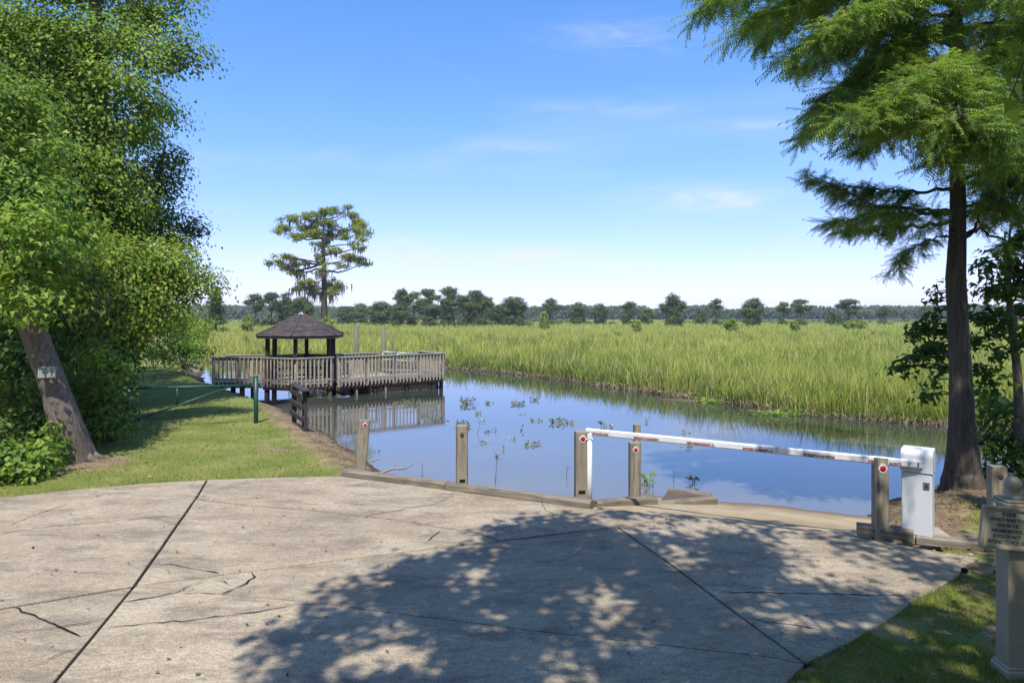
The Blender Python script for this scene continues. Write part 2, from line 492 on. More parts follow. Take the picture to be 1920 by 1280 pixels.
def ramp_mat():
    m, nt, bs, _ = new_mat('sandy_ramp_concrete')
    p = coords(nt, world_space=True)
    col = ramp(nt, noise(nt, p, 1.3, 8, .65, .4), [(.3, (.25, .19, .115)), (.55, (.37, .29, .18)), (.75, (.46, .38, .26))])
    col = mixc(nt, .6, col, ramp(nt, noise(nt, p, 70, 4, .7), [(.3, (.35, .33, .3)), (.65, (.66, .64, .6))]), 'OVERLAY')
    sx = nt.nodes.new('ShaderNodeSeparateXYZ'); nt.links.new(p, sx.inputs[0])
    wet = nt.nodes.new('ShaderNodeMapRange'); wet.inputs[1].default_value = WZ + .10; wet.inputs[2].default_value = WZ + .015
    nt.links.new(sx.outputs[2], wet.inputs[0])
    col = mixc(nt, wet.outputs[0], col, (.16, .105, .065))
    nt.links.new(col, bs.inputs['Base Color']); bs.inputs['Roughness'].default_value = .85
    bs.inputs['Specular IOR Level'].default_value = .25
    bump(nt, bs, noise(nt, p, 60, 5, .7), .6, .008)
    return m
MAT['ramp'] = ramp_mat()

def ground_mat():
    m, nt, bs, _ = new_mat('lawn_and_soil')
    p = coords(nt, world_space=True)
    grass = ramp(nt, noise(nt, p, 1.1, 6, .6), [(.3, (.12, .15, .03)), (.5, (.18, .20, .05)), (.72, (.27, .25, .09))])
    grass = mixc(nt, .5, grass, ramp(nt, noise(nt, p, 45, 4, .7), [(.3, (.3, .3, .3)), (.7, (.72, .72, .7))]), 'OVERLAY')
    dirt = ramp(nt, noise(nt, p, 2.2, 8, .68), [(.3, (.16, .115, .068)), (.55, (.30, .225, .14)), (.75, (.42, .33, .215))])
    straw = ramp(nt, noise(nt, p, 30, 6, .7), [(.4, (.75, .72, .7)), (.7, (1.25, 1.2, 1.1))])
    dirt = mixc(nt, 1, dirt, straw, 'MULTIPLY')
    at = nt.nodes.new('ShaderNodeAttribute'); at.attribute_name = 'bare'
    nz = noise(nt, p, 3.0, 6, .7)
    ad = nd(nt, 'ShaderNodeMath', operation='MULTIPLY_ADD'); nt.links.new(nz, ad.inputs[0]); ad.inputs[1].default_value = 1.1; nt.links.new(at.outputs['Fac'], ad.inputs[2])
    f = ramp(nt, ad.outputs[0], [(.78, (0, 0, 0)), (1.0, (1, 1, 1))])
    col = mixc(nt, f, grass, dirt)
    sx = nt.nodes.new('ShaderNodeSeparateXYZ'); nt.links.new(p, sx.inputs[0])
    wet = nt.nodes.new('ShaderNodeMapRange'); wet.inputs[1].default_value = WZ + .12; wet.inputs[2].default_value = WZ + .02
    nt.links.new(sx.outputs[2], wet.inputs[0])
    col = mixc(nt, wet.outputs[0], col, (.07, .048, .03))
    nt.links.new(col, bs.inputs['Base Color']); bs.inputs['Roughness'].default_value = .95
    bs.inputs['Specular IOR Level'].default_value = .1
    bump(nt, bs, noise(nt, p, 28, 6, .7), .8, .03)
    return m
MAT['ground'] = ground_mat()

def water_mat():
    m, nt, bs, _ = new_mat('muddy_creek_water')
    p = coords(nt, world_space=True)
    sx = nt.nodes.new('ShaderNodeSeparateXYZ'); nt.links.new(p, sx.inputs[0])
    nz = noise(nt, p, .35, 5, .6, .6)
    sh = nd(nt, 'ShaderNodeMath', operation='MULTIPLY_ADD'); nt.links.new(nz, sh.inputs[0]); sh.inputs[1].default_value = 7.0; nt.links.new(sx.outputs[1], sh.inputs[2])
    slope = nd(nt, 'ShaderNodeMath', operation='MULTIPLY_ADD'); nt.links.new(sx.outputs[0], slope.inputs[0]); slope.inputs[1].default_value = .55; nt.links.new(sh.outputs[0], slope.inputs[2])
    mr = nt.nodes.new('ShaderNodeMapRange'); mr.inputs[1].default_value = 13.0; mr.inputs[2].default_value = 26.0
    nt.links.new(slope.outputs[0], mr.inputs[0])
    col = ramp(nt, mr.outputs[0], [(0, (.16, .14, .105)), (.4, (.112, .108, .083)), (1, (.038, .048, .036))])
    nt.links.new(col, bs.inputs['Base Color'])
    bs.inputs['Roughness'].default_value = .02
    bs.inputs['IOR'].default_value = 2.05
    q = coords(nt, (1.0, 1.6, 1), world_space=True)
    h = mixc(nt, .35, noise(nt, q, 1.6, 3, .5, .6), noise(nt, q, 9, 3, .5))
    bump(nt, bs, h, .08, .02)
    return m
MAT['water'] = water_mat()

MAT['lawn'] = leaf_mat('mown_grass_blades', (.33, .34, .085), (.15, .20, .035), (.42, .36, .14), .35, .65, 1.3, .88, .08)
MAT['marsh'] = leaf_mat('marsh_grass_blades', (.58, .59, .13), (.22, .31, .055), (.58, .50, .22), .4, .65, .30, .84, .08, bands=((.60, .50, .20), (.17, .28, .045)))
MAT['marsh_dark'] = leaf_mat('bank_grass_blades', (.32, .39, .08), (.085, .15, .032), (.42, .35, .20), .33, .55, .8, .88, .25)
MAT['thatch'] = leaf_mat('dead_marsh_thatch', (.30, .25, .16), (.12, .09, .055), (.44, .37, .27), .15, .8, 1.2, .9, .15)
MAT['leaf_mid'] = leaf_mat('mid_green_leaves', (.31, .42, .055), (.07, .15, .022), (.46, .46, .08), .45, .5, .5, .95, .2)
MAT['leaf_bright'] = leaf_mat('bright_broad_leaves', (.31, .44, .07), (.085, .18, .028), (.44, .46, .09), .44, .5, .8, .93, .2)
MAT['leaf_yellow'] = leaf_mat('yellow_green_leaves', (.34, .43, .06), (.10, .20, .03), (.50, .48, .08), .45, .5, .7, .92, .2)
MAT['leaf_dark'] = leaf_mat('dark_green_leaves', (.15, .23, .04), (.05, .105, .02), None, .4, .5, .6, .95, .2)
MAT['leaf_shrub'] = leaf_mat('shrub_leaves', (.24, .36, .05), (.065, .14, .022), (.38, .42, .07), .42, .5, 1.0, .95, .22)
MAT['needle'] = leaf_mat('cypress_needles', (.33, .46, .115), (.085, .185, .065), (.46, .52, .14), .5, .6, .7, .93, .1)
MAT['far_leaf'] = leaf_mat('far_tree_foliage', (.14, .18, .05), (.055, .09, .03), None, .25, .7, .12, .95, .2)
MAT['mossy_leaf'] = leaf_mat('mossy_cypress_foliage', (.30, .36, .06), (.11, .165, .03), None, .35, .7, .25, .95, .2)  # brighter green foliage, for the mossy cypress only
MAT['far_bush'] = leaf_mat('marsh_bush_foliage', (.27, .32, .05), (.13, .18, .03), None, .25, .7, .3, .95, .2)
MAT['far_wood'] = leaf_mat('far_woods_foliage', (.10, .135, .055), (.05, .08, .038), None, .2, .8, .05, .95, .15)
MAT['water_leaf'] = leaf_mat('water_plant_leaves', (.15, .17, .055), (.035, .05, .02), (.26, .25, .10), .25, .35, 2.0, .85, .5)
MAT['litter'] = leaf_mat('dry_leaf_litter', (.26, .17, .09), (.09, .055, .03), (.36, .28, .16), .1, .8, 2.0, .85, .2)

# ------------------------------------------------------------------ ground plan
NEAR = [(-19.8, 42.6), (-17.4, 38.5), (-15.3, 33.5), (-12.6, 28.5), (-10.4, 25.6), (-6.6, 20.3), (-3.95, 15.6), (-2.5, 13.0), (-1.75, 11.5),
        (-1.2, 10.65), (0.95, 9.55), (1.2, 9.2), (4.2, 8.15), (4.75, 9.2), (5.3, 10.0), (6.1, 10.95), (7.4, 11.8), (9, 12.6),
        (14, 14.2), (30, 17.5), (90, 24)]
FAR = [(90, 60), (30, 25), (18, 18.7), (14, 17.6), (11.5, 18.1), (9.9, 19.2), (8.6, 20.3), (7.9, 21.6), (6.6, 23.6), (5.7, 25.0), (4.2, 27.6), (2.4, 30.8), (0.9, 33),
       (-1.3, 35.8), (-3.5, 37.6), (-7, 39.2), (-11, 40.2), (-17, 40.9), (-19.2, 42.9)]
POLY = np.array(NEAR + FAR, float)
N_NEAR = len(NEAR)
def seg_dist(P, A, B):
    d = B - A
    t = np.clip(((P - A) @ d) / (d @ d), 0, 1)
    return np.linalg.norm(P - A - t[:, None] * d, axis=1)
def inside(P, poly):
    x, y = P[:, 0], P[:, 1]
    r = np.zeros(len(P), bool)
    n = len(poly)
    for i in range(n):
        x1, y1 = poly[i]; x2, y2 = poly[(i + 1) % n]
        if y1 == y2: continue
        c = ((y1 > y) != (y2 > y)) & (x < (x2 - x1) * (y - y1) / (y2 - y1) + x1)
        r ^= c
    return r
def water_dist(P):
    """signed distance to the water's edge (+ on land) and whether the far (marsh) bank is the nearer one"""
    P = np.asarray(P, float)
    dn = np.full(len(P), 1e9); df = dn.copy()
    n = len(POLY)
    for i in range(n):
        d = seg_dist(P, POLY[i], POLY[(i + 1) % n])
        if i == N_NEAR - 1 or i == n - 1: continue
        if i < N_NEAR - 1: dn = np.minimum(dn, d)
        else: df = np.minimum(df, d)
    ins = inside(P, POLY)
    return np.where(ins, -1, 1) * np.minimum(dn, df), df < dn
def vnoise(x, y, s, seed=0):
    """smooth value noise in -1..1"""
    x = np.asarray(x) / s + 1000.3; y = np.asarray(y) / s + 1000.7
    xi, yi = np.floor(x).astype(int), np.floor(y).astype(int)
    fx, fy = x - xi, y - yi
    fx = fx * fx * (3 - 2 * fx); fy = fy * fy * (3 - 2 * fy)
    def h(a, b):
        k = (a * 374761393 + b * 668265263 + seed * 974711) & 0x7fffffff
        k = ((k ^ (k >> 13)) * 1274126177) & 0x7fffffff
        return (k & 0xffff) / 32767.5 - 1
    return (h(xi, yi) * (1 - fx) + h(xi + 1, yi) * fx) * (1 - fy) + (h(xi, yi + 1) * (1 - fx) + h(xi + 1, yi + 1) * fx) * fy
def sstep(a, b, x):
    t = np.clip((x - a) / (b - a), 0, 1)
    return t * t * (3 - 2 * t)
def ground_z(X, Y):
    P = np.stack([np.ravel(X), np.ravel(Y)], 1)
    d, marsh = water_dist(P)
    dj = d + .16 * vnoise(P[:, 0], P[:, 1], .7, 3) + .08 * vnoise(P[:, 0], P[:, 1], .25, 4)
    land = WZ + .40 * sstep(-.1, 1.05, dj) - .5 * sstep(0, -1.2, dj) - .5 * sstep(-1, -5, dj)
    far = P[:, 0] * 0 + 1
    mz = WZ + .11 * sstep(-.1, .5, dj) + .06 * sstep(.5, 3, d) - .4 * sstep(0, -1.0, dj) - .5 * sstep(-1, -5, dj)
    z = np.where(marsh, mz, land)
    z = z + np.where(d > .3, .012 * vnoise(P[:, 0], P[:, 1], 1.3, 5), 0)
    z = z - .14 * sstep(.02, .30, pave_in(P))
    return z.reshape(np.shape(X)), d.reshape(np.shape(X)), marsh.reshape(np.shape(X))

w2 = lambda px, py: tuple(W(px, py, .02)[:2])
PAVE_RIGHT = [w2(1838, 1046), w2(1800, 1078), w2(1755, 1106), w2(1690, 1148), w2(1600, 1202), w2(1525, 1245), (1.9, 4.7), (1.45, 4.0), (1.2, 3.0), (1.0, 0), (1.0, -9)]
PAVE_LEFT = [w2(640, 893), w2(560, 894), w2(500, 896), w2(390, 899), w2(250, 907), w2(100, 921), w2(0, 933), (-9.0, 8.9), (-12, 7.6), (-16, 5.0), (-16, -9)]
KERB_A, KERB_B = w2(640, 893), w2(1106, 954)
RAMP_L, RAMP_R = (1.12, 8.95), (4.05, 7.66)
PAVE = np.array([KERB_A, KERB_B, RAMP_L, RAMP_R] + PAVE_RIGHT + PAVE_LEFT[::-1][:-1], float)
def pave_in(P):
    d = np.full(len(P), 1e9)
    for i in range(len(PAVE)): d = np.minimum(d, seg_dist(P, PAVE[i], PAVE[(i + 1) % len(PAVE)]))
    return np.where(inside(P, PAVE), d, -d)

def axis(lo, hi, step, far, n):
    a = np.arange(lo, hi + 1e-6, step)
    g = np.geomspace(step, far, n)
    return a, g
xs_ = np.arange(-13, 10.01, .16); ys_ = np.arange(3.5, 24.01, .16)
def grow(v0, v1, s0, k=1.12):
    out = []; s = s0; v = v0; sg = 1 if v1 > v0 else -1
    while (v1 - v) * sg > 0:
        v += s * sg; s *= k; out.append(v)
    return out
xs = np.array(grow(-13, -620, .2)[::-1] + list(xs_) + grow(10, 620, .2))
ys = np.array(grow(3.5, -60, .3)[::-1] + list(ys_) + grow(24, 40, .25, 1.0) + grow(40, 800, .35, 1.12))
GX, GY = np.meshgrid(xs, ys)
GZ, GD, GM = ground_z(GX, GY)
nx, ny = len(xs), len(ys)
Vg = np.stack([GX.ravel(), GY.ravel(), GZ.ravel()], 1)
ii = (np.arange(ny - 1)[:, None] * nx + np.arange(nx - 1)[None]).ravel()
Tg = np.concatenate([np.stack([ii, ii + 1, ii + nx + 1], 1), np.stack([ii, ii + nx + 1, ii + nx], 1)])
ground = tri_mesh('ground', Vg, Tg, MAT['ground'], smooth=True)
tag(ground, 'mown lawn and brown soil bank running down to the creek', kind='structure')
def bare_at(P, d, marsh):
    """how bare the soil is: banks, under the trees on both sides, under the marsh"""
    b = np.where(marsh, 1.0 - .75 * sstep(6, 45, d), 0.66 * sstep(1.75 - .8 * sstep(16, 22, P[:, 1]), .65 - .3 * sstep(16, 22, P[:, 1]), d))
    b = np.maximum(b, .62 * sstep(1.5, .3, np.hypot((P[:, 0] - 6.6) / 1.3, P[:, 1] - 9.9)))
    b = np.maximum(b, .6 * sstep(1.2, .2, np.hypot(P[:, 0] + 7.3, (P[:, 1] - 11.7))))
    b = np.maximum(b, .62 * sstep(.0, 2.0, -P[:, 0] - 8.6 - .50 * np.maximum(P[:, 1] - 14, 0)))
    b = np.maximum(b, (.30 + .14 * vnoise(P[:, 0], P[:, 1], .5, 91)) * sstep(1.2, 2.2, P[:, 0]) * sstep(8.5, 7.5, P[:, 1]))
    b = np.maximum(b, .45 * sstep(1.0, .1, np.hypot((P[:, 0] - 4.9) / 1.2, (P[:, 1] - 6.9) / .8)))
    b = np.maximum(b, .34 * sstep(1.4, .1, np.hypot((P[:, 0] + 4.4) / 1.3, (P[:, 1] - 13.0))))
    return b
bare = bare_at(Vg[:, :2], GD.ravel(), GM.ravel()).astype(np.float32)
at_ = ground.data.attributes.new('bare', 'FLOAT', 'POINT'); at_.data.foreach_set('value', bare)

wb = MB()
wb.add([(-600, 7, WZ), (600, 7, WZ), (600, 80, WZ), (-600, 80, WZ)], [(0, 1, 2, 3)])
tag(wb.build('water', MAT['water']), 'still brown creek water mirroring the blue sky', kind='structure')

# ------------------------------------------------------------------ pavement slabs, joints, cracks
def wiggle(pts, step, amp, seed):
    """resample a polyline and shake it sideways a little"""
    pts = [np.array(p, float) for p in pts]
    out = [pts[0]]; r_ = rs(seed)
    for a, b in zip(pts[:-1], pts[1:]):
        L = np.linalg.norm(b - a); n = max(1, int(L / step)); t = (b - a) / L; nrm = np.array([-t[1], t[0]])
        for k in range(1, n + 1):
            q = a + (b - a) * k / n
            if k < n: q = q + nrm * amp * (r_.rand() * 2 - 1)
            out.append(q)
    return out
def wpts(*p): return [w2(*q) for q in p]
O_ = w2(252, 1098)          # where the joints cross
K_ = w2(1160, 988)
M_ = w2(1512, 1244)
J1_top = wiggle(wpts((389, 899), (368, 934), (305, 1024), (252, 1098)), .3, .006, 1)
J1_bot = wiggle([O_] + wpts((178, 1188), (97, 1285)) + [(-4.4, 3.0), (-5.6, -9)], .4, .006, 2)
J2_left = wiggle([(-16, 5.45), (-9, 6.1)] + wpts((0, 1140), (120, 1120)) + [O_], .4, .01, 3)
J2_mid = wiggle([O_] + wpts((480, 1069), (800, 1029), (1000, 1006)) + [K_], .4, .008, 4)
J2_end = wiggle([K_, w2(1230, 977), w2(1302, 968)], .3, .006, 5)
J3 = wiggle([O_] + wpts((600, 1130), (1000, 1181), (1440, 1230)) + [M_], .4, .008, 6)
J4 = wiggle([K_] + wpts((1240, 1044), (1400, 1162)) + [M_], .4, .006, 7)
J5 = wiggle(wpts((366, 937), (550, 954), (720, 971), (880, 996), (940, 1013)), .13, .02, 8)
iK = int(np.argmin([np.linalg.norm(p - J5[0]) for p in J1_top])); J5[0] = J1_top[iK]
# J5 ends on J2_mid: nearest point
iJ = int(np.argmin([np.linalg.norm(p - J5[-1]) for p in J2_mid])); J5[-1] = J2_mid[iJ]
FRONT = wiggle([KERB_A, KERB_B], .5, 0, 9)
LEFT_EDGE = wiggle(PAVE_LEFT, .35, .02, 10)
RIGHT_EDGE = wiggle(PAVE_RIGHT, .3, .035, 11)
iL = int(np.argmin([np.linalg.norm(p - J1_top[0]) for p in LEFT_EDGE])); LEFT_EDGE[iL] = J1_top[0]
iN = int(np.argmin([np.linalg.norm(p - M_) for p in RIGHT_EDGE])); RIGHT_EDGE[iN] = J4[-1]
iW = int(np.argmin([abs(p[1] - 5.45) + abs(p[0] + 16) for p in LEFT_EDGE])); LEFT_EDGE[iW] = J2_left[0]
ramp_lip = wiggle([J2_end[-1], RAMP_R, PAVE_RIGHT[0]], .4, .01, 12)
slab_polys = [
    LEFT_EDGE[iL:iW + 1] + J2_left[1:] + J1_top[::-1][1:-1],
    J2_left + J1_bot[1:] + LEFT_EDGE[iW + 1:][::-1],
    LEFT_EDGE[:iL + 1][::-1] + FRONT[1:] + J2_end[::-1] + J2_mid[iJ:-1][::-1] + J5[:-1][::-1] + J1_top[1:iK][::-1],
    J1_top[iK:] + J2_mid[1:iJ] + J5[::-1][:-1],
    J2_mid + J4[1:] + J3[::-1][1:-1],
    J3 + RIGHT_EDGE[iN + 1:] + J1_bot[::-1][:-1],
    J2_end + ramp_lip[1:] + RIGHT_EDGE[1:iN] + J4[::-1][:-1],
]
def inset(poly, g):
    P = np.array(poly, float)
    ar = .5 * np.sum(P[:, 0] * np.roll(P[:, 1], -1) - np.roll(P[:, 0], -1) * P[:, 1])
    if ar < 0: P = P[::-1]
    n = len(P); out = []
    for i in range(n):
        a = P[i] - P[i - 1]; b = P[(i + 1) % n] - P[i]
        na = np.array([-a[1], a[0]]) / (np.linalg.norm(a) + 1e-9); nb = np.array([-b[1], b[0]]) / (np.linalg.norm(b) + 1e-9)
        m = na + nb; L = np.linalg.norm(m)
        m = na if L < .3 else m / L * min(1.6, 1 / max(.5, (m / L).dot(na)))
        out.append(P[i] + m * g)
    return out
pavement = empty('pavement', (0, 0, 0))
tag(pavement, 'cracked old concrete parking pad of large slabs', kind='structure')
from mathutils.geometry import tessellate_polygon
def slab(poly, gap, ztop, thick, name, mat, parent):
    outer = inset(poly, gap); inner = inset(outer, .004)
    n = len(outer)
    V = [(p[0], p[1], ztop - thick) for p in outer] + [(p[0], p[1], ztop - .010) for p in outer] + [(p[0], p[1], ztop) for p in inner]
    tri = tessellate_polygon([[Vector((p[0], p[1], 0)) for p in inner]])
    Fc = []
    for t in tri:
        a, b, c = [np.array(inner[i]) for i in t]
        cr = (b[0] - a[0]) * (c[1] - a[1]) - (b[1] - a[1]) * (c[0] - a[0])
        t = t if cr > 0 else t[::-1]
        Fc.append(tuple(2 * n + i for i in t))
    for i in range(n):
        j = (i + 1) % n
        Fc.append((i, j, n + j, n + i)); Fc.append((n + i, n + j, 2 * n + j, 2 * n + i))
    m = MB(); m.add(V, Fc)
    return m.build(name, mat, parent)
for i, p in enumerate(slab_polys):
    s_ = slab(p, (.017, .017, .013, .013, .011, .011, .009)[i], .02 + (.0, -.006, .006, 0, -.004, 0, .003)[i], .15, 'slab', MAT['concrete'], pavement)
fill = MB()
def strip(m, pts, width, z, seed=0, taper=False, vary=.5):
    r_ = rs(seed); P = [np.array(p, float) for p in pts]; V = []
    for i, p in enumerate(P):
        t = P[min(i + 1, len(P) - 1)] - P[max(i - 1, 0)]; t /= np.linalg.norm(t) + 1e-9
        nrm = np.array([-t[1], t[0]])
        w_ = width * (1 + vary * (r_.rand() * 2 - 1)) * (.15 if taper and i in (0, len(P) - 1) else 1)
        V += [(*(p + nrm * w_), z), (*(p - nrm * w_), z)]
    m.add(V, [(2 * i, 2 * i + 1, 2 * i + 3, 2 * i + 2) for i in range(len(P) - 1)])
for j in (J1_top, J1_bot, J2_left, J2_mid, J2_end, J3, J4, J5): strip(fill, j, .03, .006, 3, vary=.1)
fill.build('joint_dirt', MAT['crack'], pavement)
cr = MB()
for k, (w_, pts) in enumerate([
    (.006, [(280, 1056), (330, 1060), (372, 1068), (412, 1076)]),
    (.008, [(472, 1071), (478, 1082), (462, 1094), (440, 1104), (412, 1115)]),
    (.007, [(222, 1131), (262, 1124), (295, 1119), (330, 1112), (345, 1104), (360, 1096)]),
    (.006, [(335, 1112), (372, 1112), (410, 1115)]),
    (.008, [(24, 1138), (52, 1150), (84, 1163), (118, 1178), (152, 1194)]),
    (.006, [(0, 1188), (60, 1182), (120, 1174), (190, 1164)]),
    (.006, [(192, 1179), (270, 1170), (360, 1163), (440, 1153), (500, 1144), (548, 1136)]),
    (.005, [(0, 1000), (110, 986), (220, 976), (340, 966)]),
    (.004, [(12, 988), (60, 968), (128, 944)]),
    (.006, [(800, 1016), (812, 1005), (826, 995)]),
    (.005, [(690, 966), (750, 957), (820, 944), (850, 928)]),
    (.006, [(1346, 1110), (1450, 1112), (1570, 1114), (1700, 1117)]),
    (.005, [(1398, 1160), (1470, 1170), (1540, 1180)]),
    (.004, [(905, 985), (935, 992), (968, 986), (1000, 975)]),
    (.004, [(1015, 940), (1022, 955), (1040, 968)]),
    (.004, [(60, 1250), (100, 1232), (150, 1215)]),
    (.004, [(430, 1098), (420, 1090), (400, 1088)])]):
    strip(cr, wiggle(wpts(*pts), .07, .018, 40 + k), w_ * .85, .0285, 60 + k, True, .6)
cr.build('crack', MAT['crack'], pavement)
# tufts of weed in the joint are part of the lawn stuff below

# ------------------------------------------------------------------ boat ramp
rd = np.array([.40, .917])
ax_ = np.array([RAMP_R[0] - RAMP_L[0], RAMP_R[1] - RAMP_L[1]])
V = []; nu, nv = 24, 30
for j in range(nv + 1):
    for i in range(nu + 1):
        u, v = i / nu, j / nv * 6.0 - .35
        p = np.array(RAMP_L) + ax_ * (u * 1.09 - .02) + rd * v
        z = .012 - .158 * max(v, 0) + .008 * float(vnoise(p[0], p[1], .35, 8)) + .012 * float(vnoise(p[0], p[1], 1.1, 9)) * min(1, max(0, v))
        V.append((p[0], p[1], z if v > 0 else -.02))
Q = [(j * (nu + 1) + i, j * (nu + 1) + i + 1, (j + 1) * (nu + 1) + i + 1, (j + 1) * (nu + 1) + i) for j in range(nv) for i in range(nu)]
m = MB(); m.add(V, Q, True)
tag(m.build('boat_ramp', MAT['ramp']), 'sandy concrete boat ramp sloping into the creek', kind='structure')

# ------------------------------------------------------------------ kerb timbers
def timber(a, b, h, w_, z0, label, seed, z1=None):
    a = np.array(a, float); b = np.array(b, float)
    L = np.linalg.norm(b - a); ang = math.atan2(b[1] - a[1], b[0] - a[0])
    z1 = z0 if z1 is None else z1
    r_ = rs(seed)
    n = max(2, int(L / .22)); V = []
    prof = [(-.5, 0), (-.5, .8), (-.38, 1), (.38, 1), (.5, .8), (.5, 0)]
    for i in range(n + 1):
        t = i / n
        for (py, pz) in prof:
            V.append((t * L, py * w_ + .008 * (r_.rand() - .5), pz * h * (1 + .07 * (r_.rand() - .5)) + (z1 - z0) * t))
    k = len(prof)
    Fc = [(i * k + j, (i + 1) * k + j, (i + 1) * k + (j + 1) % k, i * k + (j + 1) % k) for i in range(n) for j in range(k)]
    Fc += [tuple(range(k)), tuple(n * k + j for j in range(k))[::-1]]
    m = MB(); m.add(V, [f[::-1] for f in Fc])
    o = m.build('kerb_timber', MAT['timber'])
    o.location = (a[0], a[1], z0); o.rotation_euler = (0, 0, ang)
    return tag(o, label, 'timber', 'timber kerbs round the ramp and pavement')
ka, kb = np.array(KERB_A), np.array(KERB_B)
nk = np.array([-(kb - ka)[1], (kb - ka)[0]]); nk /= np.linalg.norm(nk)
off = nk * .08
timber(ka + off, ka + (kb - ka) * .46 + off, .13, .15, -.01, 'dark kerb timber along the pavement below the leaning post with a red dot', 1)
timber(ka + (kb - ka) * .462 + off, kb + off, .12, .15, -.005, 'kerb timber along the pavement ending at the white boom rest', 2)
timber((1.10, 9.17), (2.05, 9.86), .13, .15, -.07, 'short kerb timber stepping down the near side of the ramp', 3, -.20)
timber((2.06, 9.88), W(1340, 929, -.2)[:2], .11, .13, -.27, 'low kerb timber ending at the water beside the dirt corner', 4, -.32)
timber(W(1252, 910, -.18)[:2], W(1338, 926, -.2)[:2] + np.array([.02, .16]), .10, .06, -.33, 'timber behind the dirt corner at the edge of the creek', 5)
timber(W(1606, 1003)[:2], W(1712, 1016)[:2], .12, .16, .02, 'pale kerb timber under the wooden post beside the barrier box', 6)
timber(W(1716, 1016)[:2], W(1850, 1030)[:2], .09, .15, .0, 'sunken dark kerb timber running toward the sign post', 7)
m = MB(); m.prism([tuple(W(1252, 912, -.2)[:2]), tuple(W(1335, 929, -.2)[:2]), (2.45, 10.12), (2.25, 10.35)], -.5, -.27)
tag(m.build('dirt_corner', MAT['mud_box']), 'heap of brown dirt held in the timber corner beside the ramp', kind='structure')

# ------------------------------------------------------------------ wooden posts with red reflectors
def reflector(root, loc, face, r=.032):
    """round red reflector on a pale diamond plate; face = yaw of the face it is nailed to"""
    pl = MB()
    s = r * 1.62
    pl.prism([(s, 0), (s * .55, s * .8), (0, s * 1.15), (-s * .55, s * .8), (-s, 0), (-s * .55, -s * .8), (0, -s * 1.15), (s * .55, -s * .8)], 0, .004)
    p = pl.build('reflector', MAT['white'], root)
    p.location = loc; p.rotation_euler = (math.radians(90), 0, face)
    d = MB(); d.lathe([(r, .004), (r, .009), (r * .8, .013)], n=16)
    d.build('red_disc', MAT['red'], p)
def post(px, base_y, top_y, wpx, z0, yaw, label, lean=(0, 0), refl=None, knot=None, notch=False, depth=None, name='wooden_post', mat='post', chew=.0):
    b = W(px, base_y, z0)
    s = b[1] / F
    h = (base_y - top_y) * s
    w_ = wpx * s
    root = empty(name, tuple(b), yaw, label, 'post', 'wooden posts round the landing')
    root.rotation_euler = (lean[0], lean[1], yaw)
    dp = depth or w_
    n = 7; V = []; r_ = rs(int(px))
    c = .10 * w_
    for i in range(n + 1):
        z = -.35 + (h + .35) * i / n
        k = 1 + .015 * (r_.rand() - .5)
        t = -.006 * (i == n)
        for (x, y) in ((w_ / 2 - c, -dp / 2), (w_ / 2, -dp / 2 + c), (w_ / 2, dp / 2 - c), (w_ / 2 - c, dp / 2), (-w_ / 2 + c, dp / 2), (-w_ / 2, dp / 2 - c), (-w_ / 2, -dp / 2 + c), (-w_ / 2 + c, -dp / 2)):
            V.append((x * k, y * k, z + t * r_.rand()))
    Fc = [(i * 8 + j, i * 8 + (j + 1) % 8, (i + 1) * 8 + (j + 1) % 8, (i + 1) * 8 + j) for i in range(n) for j in range(8)]
    Fc += [tuple(n * 8 + j for j in range(8))]
    m = MB(); m.add(V, Fc); m.build('shaft', MAT[mat], root)
    if refl is not None: reflector(root, (refl[0] * w_, -dp / 2 - .003, h * refl[1]), 0, .031 * refl[2])
    if knot is not None:
        k = MB(); k.lathe([(.028, 0), (.03, .004), (.02, .007)], n=10)
        o = k.build('knot', MAT['pile'], root); o.location = (knot[0] * w_, -dp / 2 + .0005, h * knot[1]); o.rotation_euler = (math.radians(90), 0, 0); o.scale = (1, 1.3, 1)
    if notch:
        k = MB(); k.box((0, 0, 0), (w_ * .55, .012, .05), rot_z(.0), .004)
        o = k.build('rot_hole', MAT['crack'], root); o.location = (-.06 * w_, -dp / 2 + .002, .07)
    return root
post(675, 887, 787, 20, 0, .3, 'leaning grey post with a red reflector at the end of the kerb timber', lean=(0, math.radians(5)), refl=(.02, .92, .8), depth=.12)
post(866, 908, 797, 20, .1, .28, 'upright grey post without reflector on the kerb timber', knot=(-.1, .85), notch=True)
post(1090, 929, 808, 24, .1, .12, 'stout grey post with a red reflector beside the white boom rest', refl=(0, .90, 1.0), notch=True)
post(1190, 926, 829, 20, -.09, .1, 'short grey post with a red reflector standing under the barrier boom', refl=(-.05, .88, .95))
post(1194, 905, 795, 12, -.34, .1, 'thin darker post rising out of the water above the boom', mat='post')
post(1650, 992, 856, 24, .1, -.15, 'grey post with a red reflector in front of the barrier boom beside its box', refl=(.02, .86, 1.05))
post(1869, 964, 872, 26, .0, -.2, 'knotty grey post half hidden by the sign with the ball finial', knot=(.05, .80))
m = MB(); m.box((0, 0, 0), (.11, .09, .3), None, .01)
e = empty('meter_box', tuple(D(1890, 908, 8.95)), -.3, 'small pale metal box on a stake behind the knotty post', 'metal box')
m.build('box', MAT['alu'], e)
m = MB(); m.box((0, .01, -.55), (.05, .04, .82), None, .004); m.build('stake', MAT['post'], e)

# ------------------------------------------------------------------ barrier gate
cb = W(1721, 998, .08)
gate = empty('barrier_gate', tuple(cb), 0, 'white barrier box with a long striped boom across the ramp', 'barrier gate')
yaw = -math.radians(37)
Rc = rot_z(yaw)
m = MB(); m.box((0, 0, .35), (.30, .25, .70), Rc, .010); m.build('cabinet', MAT['cabinet'], gate)
